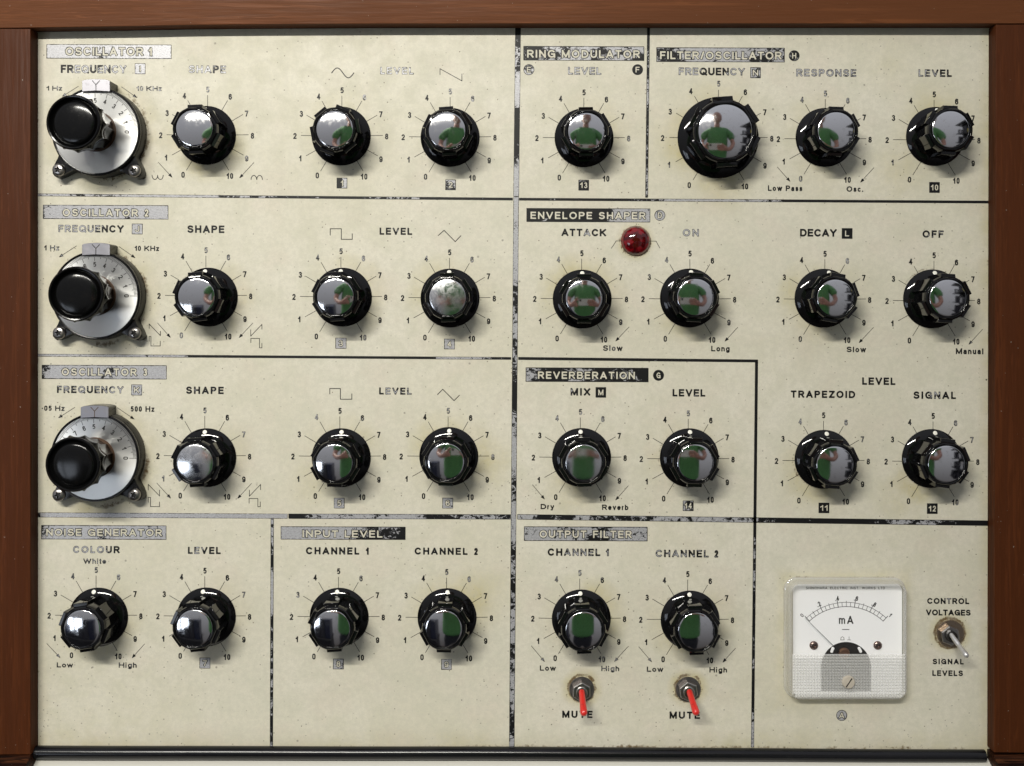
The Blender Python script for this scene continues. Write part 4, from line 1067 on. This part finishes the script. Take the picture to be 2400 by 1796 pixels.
    dx, dy = B[0] - A[0], B[1] - A[1]; n = math.hypot(dx, dy); ux, uy = dx / n, dy / n
    nd = [(A[0] - uy * .35, A[1] + ux * .35), (A[0] + uy * .35, A[1] - ux * .35), (B[0] + uy * .8, B[1] - ux * .8), (B[0] - uy * .8, B[1] + ux * .8)]
    add('needle', from_bm('needle', poly_prism(nd, 19.4, 20.2)), M['black2'])
    for px in (1908.3, 2058.3):
        q = L(*deproj(px, 1514, 14))
        me = from_bm('card_screw', lathe([(10, 10.1), (10, 11.5), (8.4, 14), (3.6, 15), (3.2, 12.5), (.5, 12.5)], 32, *q)); smooth_by_angle(me, 50)
        add('card_screw', me, M['cscrew'])
    # window of the cover, flat above, ribbed below
    ysplit = deproj(1983, 1533.4, 36)[1]
    x0, y0, x1, y1 = 1836 + 11.5, 1352 + 11.5, 2120 - 11.5, 1634 - 11.5
    win = [L(x0, ysplit), L(x1, ysplit)] + [(x1 - ox, -(y0 + 15 - oy)), (x1 - 4.4 - ox, -(y0 + 4.4 - oy)), (x1 - 15 - ox, -(y0 - oy)), (x0 + 15 - ox, -(y0 - oy)), (x0 + 4.4 - ox, -(y0 + 4.4 - oy)), (x0 - ox, -(y0 + 15 - oy))]
    bm = bmesh.new(); bm.faces.new([bm.verts.new((x * S, y * S, 36 * S)) for x, y in win]); me = from_bm('window', bm); add('window', me, M['window'])
    # ribbed half: a grid of small pyramids
    pitch = 6.4; nxp = int((x1 - x0) / pitch); nyp = int((y1 - ysplit) / pitch); pxp = (x1 - x0) / nxp; pyp = (y1 - ysplit) / nyp
    V = []; F = []
    for j in range(nyp):
        for i in range(nxp):
            a_, b_ = x0 + i * pxp, ysplit + j * pyp
            if (i in (0, nxp - 1)) and j >= nyp - 1: continue
            k = len(V)
            for (u, v, h) in ((0, 0, 0), (1, 0, 0), (1, 1, 0), (0, 1, 0), (.5, .5, 4.2)):
                V.append(((a_ + u * pxp - ox) * S, -(b_ + v * pyp - oy) * S, (35.6 + h) * S))
            F += [(k, k + 4, k + 1), (k + 1, k + 4, k + 2), (k + 2, k + 4, k + 3), (k + 3, k + 4, k)]
    me = bpy.data.meshes.new('ribbed_window'); me.from_pydata(V, [], F); me.update(); me.materials.append(M['prism'])
    bmm = bmesh.new(); bmm.from_mesh(me); bmesh.ops.recalc_face_normals(bmm, faces=bmm.faces); bmm.to_mesh(me); bmm.free()
    add('ribbed_window', me, M['prism'])
    q = L(*deproj(1989.5, 1600, 42))
    me = from_bm('zero_adjuster', lathe([(14.8, 36), (15, 40), (13, 43), (1, 44)], 40, *q)); smooth_by_angle(me, 40); add('zero_adjuster', me, M['adj'])
    a_ = math.radians(56); sl = [(q[0] + s1 * 12 * math.cos(a_) - s2 * 1.1 * math.sin(a_), q[1] + s1 * 12 * math.sin(a_) + s2 * 1.1 * math.cos(a_)) for s1, s2 in ((-1, -1), (1, -1), (1, 1), (-1, 1))]
    add('adjuster_slot', from_bm('adjuster_slot', poly_prism(sl, 43.2, 44.3)), M['dark'])
M['cscrew'], _t, _b = m_metal('brown_screw', (0.22, 0.16, 0.14), 0.25, 0.3)
M['adj'] = m_plastic('clear_adjuster', (0.50, 0.45, 0.37), 0.2, 0.2)
meter()

# ------------------------------------------------------------------ wooden frame
HW = 37.5
def interp(x, t):
    return float(np.interp(x, [a for a, _ in t], [b for _, b in t]))
def wood_part(name, front, inner, mat, label=None, z0=-30, zt=HW):
    """front: outline (panel units) of the face at height zt; inner: list of booleans, where the edge is worn"""
    cx = sum(p[0] for p in front) / len(front); cy = sum(p[1] for p in front) / len(front)
    bm = bmesh.new()
    lay = bm.verts.layers.float.new('edge')
    def ring_(z, d, w):
        out = []
        for (x, y) in front:
            v = bm.verts.new(((x - cx) * S, -(y - cy) * S, z * S)); out.append(v)
        return out
    a = ring_(z0, 0, 0); b = ring_(zt, 0, 1)
    n = len(front)
    for i in range(n):
        j = (i + 1) % n; bm.faces.new((a[i], a[j], b[j], b[i]))
    bm.faces.new(b); bm.faces.new(list(reversed(a)))
    bmesh.ops.recalc_face_normals(bm, faces=bm.faces)
    top_edges = [e for e in bm.edges if all(v.co.z > (zt - .1) * S for v in e.verts)]
    res = bmesh.ops.bevel(bm, geom=top_edges, offset=1.5 * S, segments=3, profile=.6, affect='EDGES')
    for f in res['faces']:
        for v in f.verts: v[lay] = 0.8
    me = from_bm(name, bm); me.materials.append(mat); smooth_by_angle(me, 40)
    o = bpy.data.objects.new(name, me); link(o, synth); o.location = W(cx, cy, 0)
    if label: o['label'] = label
    return o
# top rail: its lower edge is worn hollow towards the joint
xs = [-120, 0, 60, 100, 200, 300, 450, 600, 900, 1300, 1800, 2300, 2360, 2520]
edge_seen = [(-120, 66), (0, 66), (70, 65), (100, 64.5), (300, 61.7), (450, 58.6), (600, 57.2), (900, 55.6), (1300, 55.4), (2300, 55.4), (2520, 55.4)]
low = [(deproj(x, interp(x, edge_seen), HW)) for x in xs]
front = [(p[0], p[1]) for p in low] + [(2560, -90), (-120, -90)]
wood_part('rail', front[::-1], None, M['wood_x'], 'mahogany rail across the top with open grain')
gap = .9
a = deproj(72, 66.4, HW); b = deproj(71.2, 1769.4, HW)
wood_part('stile', [(-120, a[1] + gap), (a[0] - 1, a[1] + gap), (b[0], b[1]), (-120, b[1])][::-1], None, M['wood_y'], 'mahogany stile beside the oscillators', zt=HW - .6)
c = deproj(2334.5, 56.5, HW); d = deproj(2329, 1764.5, HW)
wood_part('stile', [(c[0], c[1] + gap), (2560, c[1] + gap), (2560, d[1] + 2), (d[0] + 2, d[1])][::-1], None, M['wood_y'], 'darker mahogany stile beside the meter and LEVEL knob', zt=HW - .6)
# lower case cheeks: the lower deck rises towards the viewer
def cheek(xi, xo, label):
    prof = [(1757, HW - 6), (1800, 118), (1900, 300), (1900, -30), (1757, -30)]   # (y, z)
    yj = deproj(0, 1770.8, HW)[1]
    prof = [(yj + .6, HW - 1.2), (yj + 60, 138), (yj + 60, -30), (yj + .6, -30)]
    bm = bmesh.new()
    A = [bm.verts.new(((xi - xi) * S, -(y - yj) * S, z * S)) for y, z in prof]; B = [bm.verts.new(((xo - xi) * S, -(y - yj) * S, z * S)) for y, z in prof]
    n = len(prof)
    for i in range(n): bm.faces.new((A[i], A[(i + 1) % n], B[(i + 1) % n], B[i]))
    bm.faces.new(A[::-1]); bm.faces.new(B)
    bmesh.ops.recalc_face_normals(bm, faces=bm.faces)
    bmesh.ops.bevel(bm, geom=[e for e in bm.edges], offset=1.2 * S, segments=2, profile=.6, affect='EDGES')
    me = from_bm('cheek', bm); me.materials.append(M['wood_x']); smooth_by_angle(me, 40)
    o = bpy.data.objects.new('cheek', me); link(o, synth); o.location = W(xi, yj, 0); o['label'] = label
cheek(88.5, -120, 'reddish mahogany cheek of the lower case below the oscillators')
cheek(2313.5, 2560, 'reddish mahogany cheek of the lower case below the meter')
# back board behind everything
# beading
def beading():
    bm = bmesh.new(); n = 24; R_ = 15.2
    pts0 = deproj(84, 1764.0, 12); pts1 = deproj(2308, 1772.0, 12)
    rings = []
    for k in range(0, 25):
        u = k / 24; x = pts0[0] + (pts1[0] - pts0[0]) * u; y = pts0[1] + (pts1[1] - pts0[1]) * u ** 1.6
        wob = .5 * math.sin(9 * u) + .3 * math.sin(23 * u)
        rr = R_ - 1.2 * u
        rings.append([((x - 1200) * S, (898 - (y + wob + rr * math.cos(t))) * S, (11.0 + rr * math.sin(t)) * S) for t in np.linspace(0, 2 * math.pi, n, endpoint=False)])
    me = from_bm('beading', loft(rings, bm=bm)); me.materials.append(M['rubber']); smooth_by_angle(me, 50)
    o = bpy.data.objects.new('beading', me); link(o, synth); o['label'] = 'round black beading along the lower edge of the panel'
beading()
# lower deck
bm = bmesh.new()
ya, za, yb_, zb_ = 1777.0, 4.0, 1822.0, 96.0
vs = [bm.verts.new(p) for p in (W(84, ya, za), W(2316, ya, za), W(2316, yb_, zb_), W(84, yb_, zb_), W(84, yb_, -30), W(2316, yb_, -30), W(84, ya, -30), W(2316, ya, -30))]
for f in ((0, 3, 2, 1), (3, 4, 5, 2), (0, 1, 7, 6), (0, 6, 4, 3), (1, 2, 5, 7), (6, 7, 5, 4)): bm.faces.new([vs[i] for i in f])
me = from_bm('lower_deck', bm); me.materials.append(M['lowdeck'])
dk = bpy.data.objects.new('lower_deck', me); link(dk, synth); dk['label'] = 'white painted lower deck below the black beading'


# ------------------------------------------------------------------ what the chrome caps mirror: the person with the phone, and shelving
def skinned(name, chains, mat, parent=None, sub=2, root=None):
    """chains: lists of (x, y, z, radius); points shared by position are joined"""
    vs, rad, ed, idx = [], [], [], {}
    for ch in chains:
        prev = None
        for x, y, z, r in ch:
            k = (round(x, 4), round(y, 4), round(z, 4))
            if k not in idx: idx[k] = len(vs); vs.append((x, y, z)); rad.append(r)
            if prev is not None and prev != idx[k]: ed.append((prev, idx[k]))
            prev = idx[k]
    me = bpy.data.meshes.new(name); me.from_pydata(vs, ed, []); me.update()
    o = bpy.data.objects.new(name, me); link(o, parent)
    sk = o.modifiers.new('skin', 'SKIN'); sk.use_smooth_shade = True
    for i, sv in enumerate(me.skin_vertices[0].data):
        r = rad[i]; sv.radius = r if isinstance(r, tuple) else (r, r); sv.use_root = (i == 0)
    sb = o.modifiers.new('sub', 'SUBSURF'); sb.levels = sub; sb.render_levels = sub
    me.materials.append(mat); return o
def simple(name, col, rough=0.6, metal=0.0):
    m, t, b = newmat(name); n = noise(t, objc(t), 60, 4, .6)
    t.links.new(mixc(t, ramp(t, n, .35, .65), col, tuple(c * .78 for c in col)), b.inputs['Base Color'])
    b.inputs['Roughness'].default_value = rough; b.inputs['Metallic'].default_value = metal; return m
skin = simple('skin', (0.52, 0.27, 0.20), .5); shirtm = simple('green_shirt', (0.11, 0.30, 0.10), .9); trous = simple('dark_trousers', (0.02, 0.022, 0.03), .9)
hairm = simple('dark_hair', (0.05, 0.035, 0.03), .6)
arms = []
pel = (.08, -.36, .90, .13)
chest = (.08, .16, .86, .125)
neckb = (.08, .29, .85, .062)
body = [[pel, (.08, -.10, .88, .125), chest, neckb, (.08, .36, .83, .055), (.085, .43, .80, .05)],
        [pel, (-.02, -.50, .90, .085), (-.04, -.90, .90, .06), (-.05, -1.25, .93, .045)],
        [pel, (.18, -.50, .90, .085), (.20, -.90, .90, .06), (.21, -1.25, .93, .045)],
        [(.08, .16, .86, .125), (-.06, .24, .855, .055), (-.17, .16, .83, .048), (-.21, .0, .74, .040), (-.15, -.04, .63, .033), (-.092, -.030, .545, .026), (-.055, -.006, .512, .030)],
        [(.08, .16, .86, .125), (.22, .24, .855, .055), (.33, .16, .83, .048), (.37, .0, .74, .040), (.29, -.05, .63, .033), (.218, -.038, .545, .026), (.176, -.010, .512, .030)]]
# fingers: four across the phone's back on one side, curled round its edge on the other; thumbs behind
for k, (yy, ln) in enumerate(((.026, .058), (.008, .064), (-.010, .060), (-.026, .048))):
    body.append([(.176, -.010, .512, .030), (.158, yy * .9 - .004, .494, .0095), (.146, yy, .4785, .0085), (.146 - ln * .6, yy + .002, .4755, .0078), (.146 - ln, yy + .004, .4765, .0068)])
body.append([(.176, -.010, .512, .030), (.160, .028, .512, .011), (.138, .040, .504, .009), (.116, .036, .500, .0078)])
for k, (yy, ln) in enumerate(((.050, .040), (-.008, .018), (-.022, .022), (-.034, .026))):
    body.append([(-.055, -.006, .512, .030), (-.036, yy * .9, .498, .0095), (-.026, yy, .488, .0085), (-.022 + ln * .3, yy, .484, .0076)])
body.append([(-.055, -.006, .512, .030), (-.040, .028, .512, .011), (-.018, .036, .504, .009), (.002, .030, .500, .0078)])
person = skinned('person', body, skin)
person['label'] = 'person in a green t-shirt holding up a white phone, mirrored in the chrome caps'; person['category'] = 'person'
# head
bm = bmesh.new(); bmesh.ops.create_uvsphere(bm, u_segments=40, v_segments=28, radius=1)
for v in bm.verts:
    x, y, z = v.co.x, v.co.z, -v.co.y      # y up, face towards -z
    px, py, pz = x * .076, y * .115, z * .098
    f = max(0, -z)
    if y < -.2: px *= 1 - .28 * (-y - .2); pz *= 1 - .10 * (-y - .2)
    pz -= .022 * math.exp(-((x / .16) ** 2 + ((y + .08) / .17) ** 2)) * (z < 0)          # nose
    for s_ in (-1, 1): pz += .010 * math.exp(-(((x - s_ * .40) / .2) ** 2 + ((y - .10) / .12) ** 2)) * (z < 0)   # eye sockets
    pz -= .005 * math.exp(-((x / .3) ** 2 + ((y + .45) / .07) ** 2)) * (z < 0)           # lips
    pz -= .006 * math.exp(-((x / .3) ** 2 + ((y + .82) / .14) ** 2)) * (z < 0)           # chin
    v.co = (px, py, pz)
me = from_bm('head', bm, True); me.materials.append(skin); head = bpy.data.objects.new('head', me); link(head, person); head.location = (.087, .50, .795); head.rotation_euler = (math.radians(14), 0, 0); head.scale = (1.15, 1.15, 1.15)
bm = bmesh.new()
for s_ in (-1, 1): 
    g = bmesh.ops.create_uvsphere(bm, u_segments=16, v_segments=12, radius=.012); bmesh.ops.translate(bm, verts=g['verts'], vec=(s_ * .030, .012, -.080))
me = from_bm('eyes', bm, True); me.materials.append(simple('eye_white', (.7, .68, .66), .2)); e_ = bpy.data.objects.new('eyes', me); link(e_, person); e_.location = head.location; e_.rotation_euler = head.rotation_euler
for s_ in (-1, 1):
    me = from_bm('ear', lathe([(90, 0), (120, 25), (80, 45), (40, 30)], 20), True); me.materials.append(skin); q = bpy.data.objects.new('ear', me); link(q, person)
    q.location = (.087 + s_ * .072, .50, .80); q.rotation_euler = (0, s_ * math.radians(80), 0); q.scale = (.7, 1.2, .5)
bm = bmesh.new(); bmesh.ops.create_uvsphere(bm, u_segments=32, v_segments=20, radius=1)
for v in bm.verts:
    x, y, z = v.co.x, v.co.z, -v.co.y; k = 1 + .05 * math.sin(17 * x + 5 * z)
    v.co = (x * .082 * k, max(y, -.35 + .5 * (z < -.1)) * .124 * k, (z * .104 + .012) * k)
me = from_bm('hair', bm, True); me.materials.append(hairm); q = bpy.data.objects.new('hair', me); link(q, person); q.location = (.087, .514, .812); q.rotation_euler = (math.radians(14), 0, 0); q.scale = (1.14, 1.14, 1.14)
def grow(ch, d): return [(x, y, z, r + d) for x, y, z, r in ch]
sh = skinned('shirt', [[(.08, -.47, .84, (.23, .15)), (.08, -.38, .84, (.23, .15)), (.08, -.10, .83, (.22, .15)), (.08, .12, .82, (.215, .14)), (.08, .22, .83, (.17, .10)), (.08, .285, .84, .085)],
                       [(.08, .22, .83, (.17, .10)), (-.06, .235, .84, .085), (-.17, .17, .82, .078), (-.21, .06, .78, .074)],
                       [(.08, .22, .83, (.17, .10)), (.22, .235, .84, .085), (.33, .17, .82, .078), (.37, .06, .78, .074)]], shirtm, person)
tr = skinned('trousers', [[(.08, -.40, .86, (.21, .14)), (.08, -.56, .87, (.20, .14)), (-.02, -.66, .90, .105), (-.04, -.90, .90, .075), (-.05, -1.22, .93, .06)], [(.08, -.56, .87, (.20, .14)), (.18, -.66, .90, .105), (.20, -.90, .90, .075), (.21, -1.22, .93, .06)]], trous, person)
# phone, its lens where the picture is taken from
ph = poly_prism(rrect(-75 / .2, -36.5 / .2, 75 / .2, 36.5 / .2, 9 / .2, 6), 0, 7.6 / .2, chamfer=3)
me = from_bm('phone', ph); me.materials.append(simple('pale_phone', (.72, .70, .66), .3)); smooth_by_angle(me, 40)
pho = bpy.data.objects.new('phone', me); link(pho); pho.location = (.065, .0095, .4845); pho['label'] = 'pale phone held sideways in two hands over the panel'; pho['category'] = 'phone'
me = from_bm('camera_bump', poly_prism(rrect(-62, -62, 62, 62, 28, 6), -6, 1, chamfer=0)); me.materials.append(simple('bump_dark', (.06, .06, .065), .2)); q = bpy.data.objects.new('camera_bump', me); link(q, pho); q.location = (-.0545, .0195, 0)
# shelving with gear on it, off to the side and behind the person
def box(bm, x0, x1, y0, y1, z0, z1):
    vs = [bm.verts.new(p) for p in ((x0, y0, z0), (x1, y0, z0), (x1, y1, z0), (x0, y1, z0), (x0, y0, z1), (x1, y0, z1), (x1, y1, z1), (x0, y1, z1))]
    for f in ((0, 3, 2, 1), (4, 5, 6, 7), (0, 1, 5, 4), (1, 2, 6, 5), (2, 3, 7, 6), (3, 0, 4, 7)): bm.faces.new([vs[i] for i in f])
rack = bpy.data.objects.new('storage_shelves', None); link(rack); rack.location = (1.35, -1.0, 1.6); rack['label'] = 'dark shelving loaded with gear, mirrored at the edge of the chrome caps'; rack['category'] = 'shelves'
def rpart(nm, bxs, mat):
    bm = bmesh.new()
    for b_ in bxs: box(bm, *b_)
    me = from_bm(nm, bm); me.materials.append(mat); q = bpy.data.objects.new(nm, me); link(q, rack); return q
dkm = simple('dark_shelf', (.012, .012, .016), .6)
rpart('back_panel', [(.42, .45, 0, 1.75, -.55, .55)], dkm)
for yy in (.05, .5, .9, 1.3, 1.72): rpart('shelf', [(-.05, .42, yy - .015, yy + .015, -.55, .55)], dkm)
rr = random.Random(4)
for yy in (.065, .515, .915, 1.315):
    zc = -.5
    while zc < .4:
        w_ = rr.uniform(.1, .22); h_ = rr.uniform(.12, .3); c_ = rr.choice([(.02, .02, .03)] * 4 + [(.5, .5, .52), (.35, .30, .08), (.06, .08, .2)])
        rpart('gear_case', [(rr.uniform(0, .1), .36, yy, yy + h_, zc, zc + w_)], simple('case_paint', c_, .4)); zc += w_ + rr.uniform(.01, .05)

# the other side of the room: a window and a bench of gear low down
win = bpy.data.objects.new('window', None); link(win); win.location = (-1.5, -.75, 1.5); win['label'] = 'bright window beside the bench, mirrored in the caps below the oscillators'; win['category'] = 'window'
def wpart(par, nm, bxs, mat):
    bm = bmesh.new()
    for b_ in bxs: box(bm, *b_)
    me = from_bm(nm, bm); me.materials.append(mat); q = bpy.data.objects.new(nm, me); link(q, par); return q
pm, pt_, pb = newmat('daylit_pane'); pb.inputs['Base Color'].default_value = (.5, .5, .5, 1); pb.inputs['Emission Color'].default_value = (.80, .88, 1, 1); pb.inputs['Emission Strength'].default_value = 4.5
fr = simple('window_frame', (.6, .6, .6), .5)
for x0 in (0, .36): wpart(win, 'pane', [(x0 + .03, x0 + .33, .03, .52, 0, .01)], pm)
wpart(win, 'frame', [(0, .72, 0, .03, -.03, .03), (0, .72, .52, .55, -.03, .03), (0, .03, .03, .52, -.03, .03), (.69, .72, .03, .52, -.03, .03), (.33, .39, .03, .52, -.03, .03)], fr)
bench = bpy.data.objects.new('workbench', None); link(bench); bench.location = (-1.9, -1.4, 1.1); bench['label'] = 'dark bench stacked with gear under the window'; bench['category'] = 'workbench'
wpart(bench, 'bench_top', [(0, 1.55, .55, .60, 0, .6)], dkm)
wpart(bench, 'bench_front', [(0.02, 1.53, -.6, .55, .05, .58)], dkm)
for k in range(9):
    x0 = .06 + k * .165; h_ = rr.uniform(.08, .30) if k < 6 else rr.uniform(.3, .75)
    wpart(bench, 'gear_case', [(x0, x0 + .15, .60, .60 + h_, .1, .5)], simple('case_paint', rr.choice([(.02, .02, .025), (.03, .03, .04), (.45, .44, .43), (.14, .06, .03), (.015, .02, .05)]), .4))
